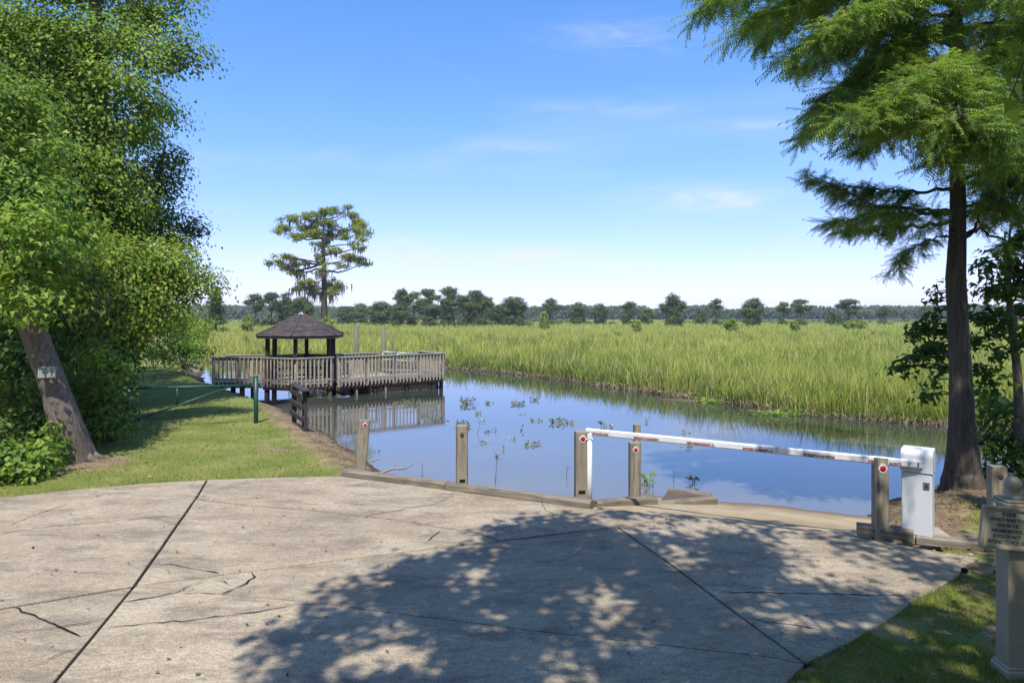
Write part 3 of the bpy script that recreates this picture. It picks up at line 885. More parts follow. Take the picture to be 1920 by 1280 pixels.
# hood: rounded front to back
prof = []
for k in range(9):
    a = math.pi / 2 * k / 8
    prof.append((-.16 + .085 * (1 - math.sin(math.pi / 2 - a)) - 0.0, .20 + .085 * math.sin(a) - .0))
pr = [(-.160, .0)] + [(-.160 + .085 * (1 - math.cos(math.pi / 2 * k / 8)), .185 + .085 * math.sin(math.pi / 2 * k / 8)) for k in range(9)] \
    + [(.160 - .03 * (1 - math.cos(math.pi / 2 * (8 - k) / 8)), .24 + .03 * math.sin(math.pi / 2 * (8 - k) / 8)) for k in range(9)] + [(.160, .0)]
V = []
for x in (-.158, -.150, .150, .158):
    for (y, z) in pr:
        q = np.array([x, .84 * y * (1 if abs(x) < .155 else .965), .706 + .94 * z * (1 if abs(x) < .155 else .97)])
        V.append(Rc @ q)
k = len(pr); Fc = []
for a in range(3):
    for j in range(k): Fc.append((a * k + j, a * k + (j + 1) % k, (a + 1) * k + (j + 1) % k, (a + 1) * k + j))
Fc += [tuple(range(k))[::-1], tuple(3 * k + j for j in range(k))]
m = MB(); m.add(V, Fc); m.build('hood', MAT['cabinet'], gate)
m = MB(); m.box(Rc @ np.array([.095, -.127, .57]), (.062, .014, .08), Rc, .004); lk = m.build('lock_plate', MAT['steel'], gate)
m = MB(); m.box(Rc @ np.array([.098, -.137, .57]), (.02, .012, .034), Rc, .003); m.build('key_slot', MAT['ink'], lk)
# boom
bl, br = D(1098, 808, 9.30) - cb, D(1731, 871, 7.60) - cb
bd_ = br - bl; L = np.linalg.norm(bd_)
by = math.atan2(bd_[1], bd_[0]); bp = -math.asin(bd_[2] / L)
Rb = rot_z(by) @ rot_y(bp)
boom_mid = (bl + br) / 2
m = MB(); m.box((0, 0, 0), (L, .05, .088), None, .014)
boom = m.build('boom', MAT['boom_paint'], gate)
boom.location = boom_mid; boom.rotation_euler = Matrix(Rb.tolist()).to_euler()
for (x0, x1) in ((1105, 1142), (1189, 1237), (1288, 1340), (1393, 1449), (1507, 1566), (1627, 1644), (1667, 1690)):
    def along(px):
        # parameter along the boom that projects to px
        t = 0.5
        lo, hi = 0.0, 1.0
        for _ in range(40):
            t = (lo + hi) / 2; p = cb + bl + bd_ * t
            if 960 + F * p[0] / p[1] < px: lo = t
            else: hi = t
        return t
    t0, t1 = along(x0), along(x1)
    m = MB(); m.box(((t0 + t1) / 2 * L - L / 2, -.0262, -.016), ((t1 - t0) * L, .003, .036), None, .001)
    m.build('red_stripe', MAT['red_tape'], boom)
m = MB(); m.box((L / 2 - .05, -.029, 0), (.012, .012, .05), None, .002)
m.build('bolt', MAT['steel'], boom)
m = MB(); m.box((L / 2 - .14, -.029, 0), (.012, .012, .03), None, .002); m.build('bolt', MAT['steel'], boom)
m = MB(); m.box(br + Rb @ np.array([-.12, .065, .0]), (.1, .12, .07), Rb, .006); m.build('boom_bracket', MAT['cabinet'], gate)
m = MB(); m.box((0, 0, .0), (.52, .40, .11), rot_z(-.16), .02)
o = m.build('concrete_plinth', MAT['plinth']); o.location = (cb[0] + .08, cb[1] + .06, .025)
tag(o, 'pale concrete plinth under the white barrier box', 'plinth')
bp0 = W(1105, 931, .1)
br_ = empty('boom_rest', tuple(bp0), 0, 'white painted pipe post holding up the tip of the boom', 'post')
hh = D(1100, 812, bp0[1])[2] - bp0[2]
m = MB(); m.tube([(0, 0, -.3), (0, 0, hh - .05)], .038, 14); m.build('pipe', MAT['white_paint'], br_)
m = MB(); m.box((0, -.035, hh - .04), (.06, .010, .08), None, .003); m.box((0, .035, hh - .04), (.06, .010, .08), None, .003); m.box((0, 0, hh - .075), (.09, .08, .012), None, .003)
m.build('cradle', MAT['white_paint'], br_)

# ------------------------------------------------------------------ sign post with ball finial
sp = W(1899, 1262, 0)
sr = empty('sign_post', tuple(sp), -.06, 'tan square post with a ball finial and a dog sign', 'sign')
pw = .148
m = MB(); m.box((0, 0, .60), (pw, pw, 1.16), None, .006); m.build('post', MAT['tan_paint'], sr)
m = MB(); m.box((0, 0, .012), (.20, .20, .10), None, .012); m.box((0, 0, .07), (.18, .18, .02), None, .008); m.build('base', MAT['tan_paint'], sr)
m = MB(); m.box((0, 0, 1.19), (.15, .15, .03), None, .004); m.box((0, 0, 1.215), (.205, .205, .026), None, .006); m.box((0, 0, 1.238), (.17, .17, .022), None, .008)
m.build('cap', MAT['tan_paint'], sr)
prof = [(.062, 1.247), (.064, 1.262), (.05, 1.27), (.04, 1.282), (.046, 1.292), (.034, 1.302)]
for k in range(1, 11):
    a = -math.pi / 2 + .62 + (math.pi - .63) * k / 10
    prof.append((max(.056 * math.cos(a), .001), 1.348 + .056 * math.sin(a)))
m = MB(); m.lathe(prof, n=24); m.build('finial', MAT['tan_paint'], sr)
bc = D(1889, 990, sp[1] - .10) - sp
Rs = rot_z(.06) @ rot_y(math.radians(5.5))
bd = MB(); bd.box((0, 0, 0), (.35, .022, .288), None, .003)
board = bd.build('board', MAT['sign_face'], sr); board.location = bc; board.rotation_euler = Matrix(Rs.tolist()).to_euler()
fr = MB()
for (c, s) in (((0, -.006, .137), (.362, .036, .022)), ((0, -.006, -.137), (.362, .036, .022)), ((-.170, -.006, 0), (.022, .036, .2515)), ((.170, -.006, 0), (.022, .036, .2515))): fr.box(c, s, None, .004)
fr.build('frame', MAT['tan_paint'], board)
def lettering(text, x, z, size, parent, mat, name='lettering', yoff=-.0126, wide=None):
    cu = bpy.data.curves.new(name, 'FONT'); cu.body = text; cu.size = size; cu.align_x = 'CENTER'; cu.align_y = 'CENTER'; cu.extrude = .0008
    tmp = bpy.data.objects.new(name, cu); COL.objects.link(tmp)
    bpy.context.view_layer.update()
    me = bpy.data.meshes.new_from_object(tmp.evaluated_get(bpy.context.evaluated_depsgraph_get()))
    bpy.data.objects.remove(tmp)
    o = link(name, me, None, parent); me.materials.clear(); me.materials.append(MAT[mat])
    o.location = (x, yoff, z); o.rotation_euler = (math.radians(90), 0, 0)
    if wide:
        wd = max(v.co.x for v in me.vertices) - min(v.co.x for v in me.vertices)
        o.scale = (wide / wd, 1, 1)
    return o
for i, (t, w_) in enumerate((('PLEASE', .095), ('DO NOT WALK YOUR', .262), ('DOG IN THE', .145), ('NEIGHBORHOOD,', .22), ('IF YOU DO NOT', .19), ('INTEND TO PICK UP', .262))):
    lettering(t, .004, .096 - i * .0385, .036, board, 'ink', wide=w_)

# ------------------------------------------------------------------ green pole gate, its latch post, the short dark rail
gp = W(480, 793, 0)
lp = empty('gate_post', tuple(gp), 0, 'green painted steel post where the pole gate latches', 'post')
m = MB(); m.tube([(0, 0, -.3), (0, 0, 1.09)], .052, 14); m.build('shaft', MAT['green_paint'], lp)
m = MB(); m.tube([(0, 0, 1.09), (0, 0, 1.112)], .056, 14); m.build('cap', MAT['green_paint'], lp)
m = MB()
for k in range(5): m.tube([(.055 * math.cos(a), .055 * math.sin(a), .80 - .02 * k) for a in np.linspace(.2 * k, .2 * k + 6.3, 12)], .006, 5)
m.build('latch_chain', MAT['steel'], lp)
hz = D(240, 728, 15.2)
hp = np.array([hz[0], hz[1], 0])
pg = empty('pole_gate', tuple(hp), 0, 'green pole gate with a diagonal brace across the grass path', 'gate')
m = MB(); m.tube([(0, 0, -.3), (0, 0, 1.0)], .055, 12); m.build('hinge_post', MAT['green_paint'], pg)
e1 = D(472, 722, gp[1] - .05) - hp; s1 = hz - hp
m = MB(); m.tube([s1, e1], .026, 10); m.build('top_bar', MAT['green_paint'], pg)
q0 = D(240, 793, 15.22) - hp; q1 = s1 + (e1 - s1) * .84
m = MB(); m.tube([q0, q1], .021, 8); m.build('brace', MAT['green_paint'], pg)
v1 = s1 + (e1 - s1) * .385; t_ = (v1[0] - q0[0]) / (q1[0] - q0[0]); v0 = q0 + (q1 - q0) * t_
m = MB(); m.tube([v1, v0], .02, 8); m.build('strut', MAT['green_paint'], pg)

ra, rb = W(572, 806, -.02), W(551, 789, -.02)
rr = empty('short_rail', tuple((ra + rb) / 2), 0, 'short weathered black timber railing at the edge of the bank', 'railing')
c0 = (ra + rb) / 2
dv = rb - ra; Lr = np.linalg.norm(dv); ang = math.atan2(dv[1], dv[0]); Rr = rot_z(ang)
for s_, top in ((-1, .86), (1, .86)):
    m = MB(); m.box(Rr @ np.array([s_ * (Lr / 2 - .06), 0, top / 2 - .15]), (.10, .10, top + .3), Rr, .006); m.build('post', MAT['grey_rail'], rr)
for z in (.24, .50, .74):
    m = MB(); m.box(Rr @ np.array([0, .072, z]), (Lr + .10, .04, .11), Rr, .005); m.build('rail', MAT['grey_rail'], rr)
m = MB(); m.box(Rr @ np.array([0, -.01, .885]), (Lr + .22, .20, .045), Rr, .006); m.build('cap_board', MAT['grey_rail'], rr)

# ------------------------------------------------------------------ gazebo pier
GC = np.array([*D(565, 600, 25.3)[:2], 0])
DZ = .115                                   # deck level
RZ = 1.03                                   # rail top
pier = empty('gazebo_pier', tuple(GC), 0, 'wooden pier with a hexagonal roofed gazebo and slatted railings', 'pier')
def pl_(x, y): return np.array([x, y]) - GC[:2]
A0 = math.radians(8)
def hexpt(R, k, a0=A0):
    a = a0 + k * math.pi / 3           # measured from the camera side, to the right
    return np.array([R * math.sin(a), -R * math.cos(a)])
# deck boards
def boards(x0, x1, y0, y1, z, along='x', clip=None, w_=.14):
    n = int((y1 - y0) / w_)
    for i in range(n):
        y = y0 + (i + .5) * w_
        if clip is not None:
            hw = clip(y)
            if hw <= .05: continue
            a, b = -hw, hw
        else: a, b = x0, x1
        m = MB(); m.box(((a + b) / 2, y, z - .018), (b - a, w_ - .012, .036), None, .004)
        o = m.build('deck_board', MAT['deck_x'], pier)
RD = 1.46
def hexhalf(y):
    pts = [hexpt(RD, k) for k in range(6)]
    xs2 = []
    for k in range(6):
        a, b = pts[k], pts[(k + 1) % 6]
        if (a[1] - y) * (b[1] - y) < 0: xs2.append(a[0] + (b[0] - a[0]) * (y - a[1]) / (b[1] - a[1]))
    return min(abs(x) for x in xs2) if len(xs2) == 2 else 0
boards(0, 0, -RD, RD, DZ, clip=hexhalf)
bridge_l = D(406, 700, 25.0)[0] - GC[0]
boards(bridge_l, -1.22, -.62, .74, DZ)
Pl = D(634, 700, 24.6)[:2] - GC[:2]; Pr = D(833, 700, 27.3)[:2] - GC[:2]       # platform front rail line
pd = (Pr - Pl) / np.linalg.norm(Pr - Pl); pn = np.array([-pd[1], pd[0]]); PL = np.linalg.norm(Pr - Pl); PA = math.atan2(pd[1], pd[0])
PW = 2.0
for i in range(14):
    c = Pl + pd * (PL / 2 + .1) + pn * ((i + .5) * .14)
    m = MB(); m.box((c[0], c[1], DZ - .022), (PL - .1, .128, .036), rot_z(PA), .004); m.build('deck_board', MAT['deck_x'], pier)
# fascias and joists
def beam(a, b, z0, z1, w_, name, mat):
    a = np.array(a); b = np.array(b); L = np.linalg.norm(b - a); an = math.atan2(b[1] - a[1], b[0] - a[0]); c = (a + b) / 2
    m = MB(); m.box((0, 0, 0), (L, w_, z1 - z0), None, .005)
    o = m.build(name, mat, pier); o.location = (c[0], c[1], (z0 + z1) / 2); o.rotation_euler = (0, 0, an)
    return o
for k in range(6): beam(hexpt(1.40, k), hexpt(1.40, k + 1), DZ - .24, DZ - .042, .04, 'joist', MAT['pile'])
beam((bridge_l, -.56), (-1.25, -.56), DZ - .22, DZ - .042, .05, 'joist', MAT['pile'])
beam((bridge_l, .66), (-1.25, .66), DZ - .22, DZ - .042, .05, 'joist', MAT['pile'])
beam(Pl + pn * .08, Pr + pn * .08, DZ - .24, DZ - .045, .05, 'joist', MAT['pile'])
beam(Pr + pn * .1 - pd * .06, Pr + pn * PW - pd * .06, DZ - .24, DZ - .045, .05, 'joist', MAT['pile'])
beam(Pl + pn * (PW - .1), Pr + pn * (PW - .1), DZ - .24, DZ - .045, .05, 'joist', MAT['pile'])
r_ = rs(77)
bal_m = [None]
def railing(a, b, ztop=RZ, zbot=DZ - .14, step=.145, out=None, inner=True, mid_posts=1, ends=(True, True)):
    a = np.array(a, float); b = np.array(b, float); L = np.linalg.norm(b - a); d = (b - a) / L; an = math.atan2(d[1], d[0])
    nrm = np.array([d[1], -d[0]])              # camera side when a -> b runs to the right
    beam(a - d * .04, b + d * .04, ztop - .04, ztop, .15, 'cap_rail', MAT['deck_x'])
    beam(a, b, ztop - .135, ztop - .044, .04, 'top_rail', MAT['deck_x'])
    beam(a, b, DZ + .06, DZ + .14, .04, 'bottom_rail', MAT['deck_x'])
    n = int(L / step)
    for i in range(n):
        p = a + d * ((i + .5) * L / n) + nrm * .041
        if bal_m[0] is None:
            m = MB(); m.box((0, 0, 0), (.050, .038, ztop - .05 - zbot), None, .003)
            bo = m.build('baluster', MAT['deck'], pier); bal_m[0] = bo.data
        else: bo = link('baluster', bal_m[0], None, pier)
        bo.location = (p[0], p[1], (ztop - .05 + zbot) / 2 + .012 * (r_.rand() - .5)); bo.rotation_euler = (0, .02 * (r_.rand() - .5), an)
    ks = [k for k in range(mid_posts + 2) if (k > 0 or ends[0]) and (k < mid_posts + 1 or ends[1])]
    for k in ks:
        p = a + d * (L * k / (mid_posts + 1)) - nrm * .066
        m = MB(); m.box((p[0], p[1], (ztop - .045 + zbot - .05) / 2), (.088, .088, ztop - .045 - zbot + .05), rot_z(an), .005); m.build('rail_post', MAT['deck'], pier)
HR = 1.40
railing((bridge_l, -.62), (hexpt(HR, 5)[0] - .06, -.62), mid_posts=1)
railing((bridge_l - .06, .74), (-1.22, .74), mid_posts=1)
railing(hexpt(HR, 5), hexpt(HR, 0), mid_posts=0, ends=(False, True))
railing(hexpt(HR, 0), hexpt(HR, 1) , mid_posts=0, ends=(False, True))
railing(hexpt(HR, 2), hexpt(HR, 3), mid_posts=0)
railing(hexpt(HR, 3), hexpt(HR, 4), mid_posts=0, ends=(False, True))
railing(Pl + pd * .05, Pr, mid_posts=3)
railing(Pr + pn * .05, Pr + pn * PW, mid_posts=0, ends=(False, True))
railing(Pl + pd * .3 + pn * PW, Pl + pd * PL * .56 + pn * PW, mid_posts=1)
# pilings
def piling(x, y, r=.095, mat='pile', top=DZ - .05, lean=0):
    m = MB(); m.tube([(x, y, -1.6), (x + lean, y, top)], r, 10, wob=.03, seed=int(abs(x) * 100)); m.build('piling', MAT[mat], pier)
for k in (0, 1, 2, 3, 4, 5):
    p = hexpt(1.26, k); piling(p[0], p[1])
for (px, Y, mt, rr_) in ((514, 24.4, 'pile', .07), (668, 25.2, 'pile_pale', .075), (699, 26.0, 'pile', .11), (710, 26.1, 'pile_pale', .07), (722, 25.9, 'pile_pale', .085), (816, 27.6, 'pile', .13), (827, 27.5, 'pile', .08)):
    q = D(px, 700, Y)[:2] - GC[:2]; piling(q[0], q[1], rr_, mt)
for f_ in (.3, .7): 
    q = Pl + pd * PL * f_ + pn * 1.8; piling(q[0], q[1], .1)
for f_ in (.15, .62):
    piling(bridge_l + (1.4 + bridge_l) * -f_ * 1, -.45); piling(bridge_l + (1.4 + bridge_l) * -f_, .6)
# gazebo posts, roof
EZ = 1.80
for k in range(6):
    p = hexpt(1.24, k)
    m = MB(); m.box((p[0], p[1], (EZ + DZ) / 2), (.13, .13, EZ - DZ + .06), rot_z(A0 + k * math.pi / 3), .006); m.build('roof_post', MAT['dark_wood'], pier)
for k in range(6): beam(hexpt(1.24, k), hexpt(1.24, k + 1), EZ - .10, EZ + .02, .07, 'roof_beam', MAT['dark_wood'])
RR, PZ = 1.63, 2.60
A1 = math.radians(5)
roof = MB()
hp_ = [np.append(hexpt(RR, k, A1), EZ) for k in range(6)]
apex = np.array([0, 0, PZ])
low = [p - np.array([0, 0, .03]) for p in hp_]
roof.add(hp_ + [apex - [0, 0, .012]] + low + [apex - [0, 0, .06]], [(k, (k + 1) % 6, 6) for k in range(6)] + [((k + 1) % 6 + 7, k + 7, 13) for k in range(6)] + [(k + 7, (k + 1) % 6 + 7, (k + 1) % 6, k) for k in range(6)])
roof_o = roof.build('roof', MAT['dark_wood'], pier)
sh = MB(); r_ = rs(5)
for k in range(6):
    a, b = hp_[k], hp_[(k + 1) % 6]
    n_ = np.cross(b - a, apex - a); n_ /= np.linalg.norm(n_)
    rows = 15
    for j in range(rows):
        t0, t1 = j / rows - .012, min((j + 1.25) / rows, .995)
        l0, l1 = a + (apex - a) * t0, b + (apex - b) * t0
        u0, u1 = a + (apex - a) * t1, b + (apex - b) * t1
        Lr_ = np.linalg.norm(l1 - l0); nt_ = max(1, int(Lr_ / .2))
        cuts = np.clip(np.arange(nt_ + 1) / nt_ + (0 if j % 2 else .5 / nt_), 0, 1); cuts[0] = 0; cuts[-1] = 1
        for c0_, c1_ in zip(cuts[:-1], cuts[1:]):
            if c1_ - c0_ < .01: continue
            g = .004 / max(Lr_, .1)
            lift = .013 + .004 * r_.rand()
            P0 = l0 + (l1 - l0) * (c0_ + g) + n_ * lift; P1 = l0 + (l1 - l0) * (c1_ - g) + n_ * lift
            P2 = u0 + (u1 - u0) * (c1_ - g) + n_ * .002; P3 = u0 + (u1 - u0) * (c0_ + g) + n_ * .002
            Q0 = P0 - n_ * .011; Q1 = P1 - n_ * .011
            sh.add([P0, P1, P2, P3, Q0, Q1], [(0, 1, 2, 3), (4, 5, 1, 0)])
so = sh.build('shingles', MAT['shingle'], roof_o); so['kind'] = 'stuff'
rdg = MB()
for k in range(6):
    rdg.tube([hp_[k] + np.array([0, 0, .022]), apex + np.array([0, 0, .012])], .035, 6)
rdg.build('ridge_cap', MAT['shingle'], roof_o)
for k in range(6):
    a, b = hexpt(RR - .025, k, A1), hexpt(RR - .025, k + 1, A1)
    L = np.linalg.norm(b - a); an = math.atan2((b - a)[1], (b - a)[0]); c = (a + b) / 2
    m = MB(); m.box((0, 0, 0), (L - .02, .025, .085), None, .003); o = m.build('fascia', MAT['fascia'], roof_o); o.location = (c[0], c[1], EZ - .055); o.rotation_euler = (0, 0, an)
m = MB(); V = [(.15 * math.cos(A1 + i * math.pi / 3 - math.pi / 2), .15 * math.sin(A1 + i * math.pi / 3 - math.pi / 2), PZ - .035) for i in range(6)] + [(0, 0, PZ + .055)]
m.add(V, [(i, (i + 1) % 6, 6) for i in range(6)]); m.build('roof_cap', MAT['roof_cap'], roof_o)
# bench inside
for k in (2, 3, 4):
    a, b = hexpt(1.0, k), hexpt(1.0, k + 1)
    beam(a, b, DZ + .40, DZ + .44, .32, 'bench_seat', MAT['dark_wood'])

# floating dock, gangway
dk = empty('floating_dock', tuple(np.array([*D(742, 713, 26.95)[:2], WZ])), PA, 'low floating dock with tan skirts moored behind the pier platform', 'dock')
m = MB(); m.box((0, 1.9, .06), (2.9, 5.2, .40), None, .03); m.build('float', MAT['float'], dk)
for i in range(11):
    m = MB(); m.box((0, 1.72 + i * .262, .285), (3.0, .25, .035), None, .004); m.build('deck_board', MAT['dock_deck'], dk)
for x in (-1.2, .1, 1.2):
    m = MB(); m.box((x, -.73, .1), (.2, .05, .26), None, .005); m.build('bumper', MAT['pile'], dk)
gw = empty('gangway', tuple(D(770, 690, 30.5)), PA + .12, 'pale aluminium gangway rails slanting down to the floating dock', 'gangway')
for s_ in (-.55, .55):
    m = MB(); m.tube([(-1.1, s_, .75), (1.35, s_, .55)], .028, 8); m.tube([(-1.1, s_, .42), (1.35, s_, .22)], .02, 8)
    for x in (-1.1, -.3, .5, 1.35): m.tube([(x, s_, .73 - .08 * (x + 1.1)), (x, s_, -.12)], .022, 6)
    m.build('handrail', MAT['alu'], gw)
m = MB(); m.box((.1, 0, -.12), (2.6, 1.16, .06), rot_y(.08), .006); m.build('walkway', MAT['alu'], gw)
for (px, top, Y, lab) in ((668, 609, 31.5, 'tall pale mooring pile behind the platform nearest the gazebo'), (719, 613, 32.0, 'tall pale mooring pile behind the platform beside the bare twigs')):
    t = D(px, top, Y); m = MB(); m.tube([(0, 0, -1.2), (0, 0, t[2] - WZ)], [.135, .12], 12, wob=.02)
    o = m.build('mooring_pile', MAT['pile_pale']); o.location = (t[0], t[1], WZ); tag(o, lab, 'pile', 'mooring piles of the floating dock')
# ------------------------------------------------------------------ foliage builders
QUAD = (np.array([[-.5, 0, 0], [0, .33, .07], [.5, 0, -.03], [0, -.33, .07]]), np.array([[0, 2, 1], [0, 3, 2]]))
STAR = (np.array([[0, 0, .03], [-.28, 0, 0], [-.22, .55, -.04], [.12, .24, 0], [.72, 0, -.06], [.12, -.24, 0], [-.22, -.55, -.04]]),
        np.array([[0, 2, 1], [0, 3, 2], [0, 4, 3], [0, 5, 4], [0, 6, 5], [0, 1, 6]]))
LANCE = (np.array([[0, 0, 0], [.35, .09, .02], [.7, .06, -.02], [1, 0, -.12], [.7, -.06, -.02], [.35, -.09, .02]]),
         np.array([[0, 5, 1], [1, 5, 4], [1, 4, 2], [2, 4, 3]]))
def make_spray():
    v, t = [], []
    n = 9
    for i in range(n):
        x = .1 + .9 * i / (n - 1)
        z = -.16 * x * x
        L = .30 * (1 - .55 * abs(x - .4) / .6)
        for s in (-1, 1):
            b = len(v)
            v += [(x - .03, 0, z), (x + .03, 0, z - .01), (x + L * .62, s * L * .8, z - .05 - .04 * (i % 3))]
            t.append((b, b + 1, b + 2) if s < 0 else (b, b + 2, b + 1))
    b = len(v)
    v += [(0, .012, 0), (0, -.012, 0), (1.05, 0, -.17)]; t.append((b, b + 1, b + 2))
    return np.array(v), np.array(t)
SPRAY = make_spray()

def L3(px, py, Y, r): return (*D(px, py, Y), r * Y / F)
def leaf_cloud(lobes, seed, size, dens, per=22, cl_r=.26, tmpl=QUAD, shell=.55, droop=.25, flat=.75, up=.55, jitter=.35):
    """leaves gathered in small clumps through the lobes (x, y, z, r) or (x, y, z, rx, ry, rz)"""
    r_ = rs(seed); C, O = [], []
    for lb in lobes:
        c = np.array(lb[:3]); rad = np.array([lb[3]] * 3) * np.array([1, 1, flat]) if len(lb) == 4 else np.array(lb[3:6])
        n = max(3, int(dens * (rad[0] * rad[2] * 4 + rad[0] * rad[1] * 2)))
        d = r_.normal(size=(n, 3)); d /= np.linalg.norm(d, axis=1, keepdims=True)
        k = shell + (1.05 - shell) * r_.rand(n) ** .7
        C.append(c + d * rad * k[:, None] * (1 + .12 * np.clip(r_.normal(size=(n, 1)), -1.5, 1.5))); O.append(d)
    C = np.concatenate(C); O = np.concatenate(O)
    n = len(C)
    cnt = np.maximum(4, (per * (.5 + r_.rand(n))).astype(int))
    idx = np.repeat(np.arange(n), cnt)
    off = np.clip(r_.normal(size=(len(idx), 3)), -1.9, 1.9) * cl_r * np.array([1, 1, .55]) * (.6 + .7 * r_.rand(n))[idx][:, None]
    pos = C[idx] + off
    pos[:, 2] -= droop * np.hypot(off[:, 0], off[:, 1])
    nrm = O[idx] * .45 + np.array([0, 0, up]) + r_.normal(size=pos.shape) * jitter + off / cl_r * .45
    tip = off / cl_r + O[idx] * .5 + r_.normal(size=pos.shape) * .5 + np.array([0, 0, -.35])
    R = frames(nrm, r_, tip=tip)
    return stamp(tmpl[0], tmpl[1], pos, R, size * (.65 + .7 * r_.rand(len(pos)))), C
def limbs_to(m, start_pts, targets, r0, seed, r1=.008, n=6, sag=.08):
    """curved limbs from the nearest lower trunk point to every target"""
    r_ = rs(seed); S = [np.array(p, float) for p in start_pts]
    for t in targets:
        t = np.array(t, float)
        cand = [s for s in S if s[2] < t[2] + .1] or S[:1]
        s = min(cand, key=lambda s: np.linalg.norm((t - s) * np.array([1, 1, .6])))
        L = np.linalg.norm(t - s)
        mid = s + (t - s) * .5 + np.array([0, 0, sag * L]) + r_.normal(size=3) * .05 * L
        P = [(1 - u) ** 2 * s + 2 * u * (1 - u) * mid + u * u * t for u in np.linspace(0, 1, 6)]
        P = [p + (r_.normal(size=3) * .02 * L if 0 < i < 5 else 0) for i, p in enumerate(P)]
        rr = min(r0, .012 + .02 * L)
        m.tube(P, list(np.linspace(rr, r1, 6)), n)
def lerp_path(pts, n):
    pts = np.array(pts, float); d = np.r_[0, np.cumsum(np.linalg.norm(np.diff(pts, axis=0), axis=1))]
    u = np.linspace(0, d[-1], n)
    return np.stack([np.interp(u, d, pts[:, k]) for k in range(3)], 1)
def broad_tree(name, base, trunk, radii, lobes, label, group, seed, size, dens, mat, per=22, cl_r=.26, tmpl=QUAD, bark='bark', limb_n=26, cat='tree', nseg=18, wob=.05, **kw):
    e = empty(name, tuple(base), 0, label, cat, group)
    base = np.array(base, float)
    tp = lerp_path(trunk, nseg); tr_ = np.interp(np.linspace(0, 1, nseg), np.linspace(0, 1, len(radii)), radii)
    m = MB(); m.tube(tp - base, list(tr_), 14, wob=wob, seed=seed); m.build('trunk', MAT[bark], e)
    (V, T), C = leaf_cloud([(*(np.array(l[:3]) - base), *l[3:]) for l in lobes], seed, size, dens, per, cl_r, tmpl, **kw)
    if limb_n:
        r_ = rs(seed + 1)
        m = MB(); tg = C[r_.choice(len(C), min(limb_n, len(C)), replace=False)]
        limbs_to(m, tp[nseg // 4:] - base, tg, tr_[nseg // 2] * .45, seed)
        m.build('limbs', MAT['branch'], e)
    tri_mesh('crown', V, T, MAT[mat], e)
    return e

# ------------------------------------------------------------------ the trees on the near left
TG = 'trees along the left of the lawn'
b1 = W(143, 862)
t1 = [b1 + [.03, 0, -.3], b1 + [0, 0, 0], D(120, 780, 11.75), D(92, 700, 11.7), D(62, 620, 11.65), D(30, 540, 11.6), D(5, 450, 11.6), D(-25, 330, 11.8), D(-60, 200, 12)]
lob1 = [L3(x, y, Y, r) for (x, y, r, Y) in ((40, 480, 62, 11.3), (25, 565, 42, 11.1), (85, 545, 40, 11.2), (100, 460, 55, 11.6), (20, 380, 70, 11.5), (90, 370, 60, 12.2), (-30, 300, 80, 12), (40, 280, 70, 12.3), (10, 190, 70, 12.5), (130, 420, 40, 12.6), (-60, 480, 80, 11.5), (-50, 160, 90, 12), (60, 420, 40, 10.9))]
T1 = broad_tree('maple_tree', b1, t1, [.37, .26, .215, .195, .18, .165, .14, .11, .06], lob1, 'leaning grey trunked tree with a small pale sign and big bright leaves', TG, 21, .092, 13, 'leaf_bright', tmpl=STAR, per=56, cl_r=.26, nseg=22, shell=.7)
# root flare
m = MB(); r_ = rs(4)
for (a, L, r0) in ((-.35, .62, .10), (.25, .5, .09), (3.6, .4, .12), (4.6, .30, .11), (2.6, .4, .10)):
    m.tube([np.array([.02, 0, .30]), np.array([.16 * math.cos(a), .16 * math.sin(a), .14]), np.array([.32 * math.cos(a), .30 * math.sin(a), .05]), np.array([L * math.cos(a), L * math.sin(a), -.03])], [r0, r0 * .9, r0 * .7, .03], 10, wob=.05, seed=int(L * 100))
m.build('root', MAT['bark'], T1)
pq = D(88, 697, 11.36)
plq = empty('tree_plaque', tuple(pq), .15, 'small pale rectangular notice nailed to the leaning trunk', 'sign')
Rp = rot_y(math.radians(-3)) @ rot_x(math.radians(-8))
m = MB(); m.box((0, 0, 0), (.285, .012, .20), None, .003); pb = m.build('board', MAT['plaque'], plq); pb.rotation_euler = Matrix(Rp.tolist()).to_euler()
m = MB()
for (c, s) in (((0, -.008, .094), (.285, .006, .012)), ((0, -.008, -.094), (.285, .006, .012)), ((-.137, -.008, 0), (.011, .006, .176)), ((.137, -.008, 0), (.011, .006, .176))): m.box(c, s)
m.build('border', MAT['plaque_ink'], pb)
m = MB(); r_ = rs(31)
for i in range(6):
    x = -.115
    while x < .10:
        w_ = .012 + .03 * r_.rand()
        m.box((x + w_ / 2, -.0072, .066 - .027 * i), (w_, .002, .013)); x += w_ + .008
m.build('print_lines', MAT['plaque_ink'], pb)

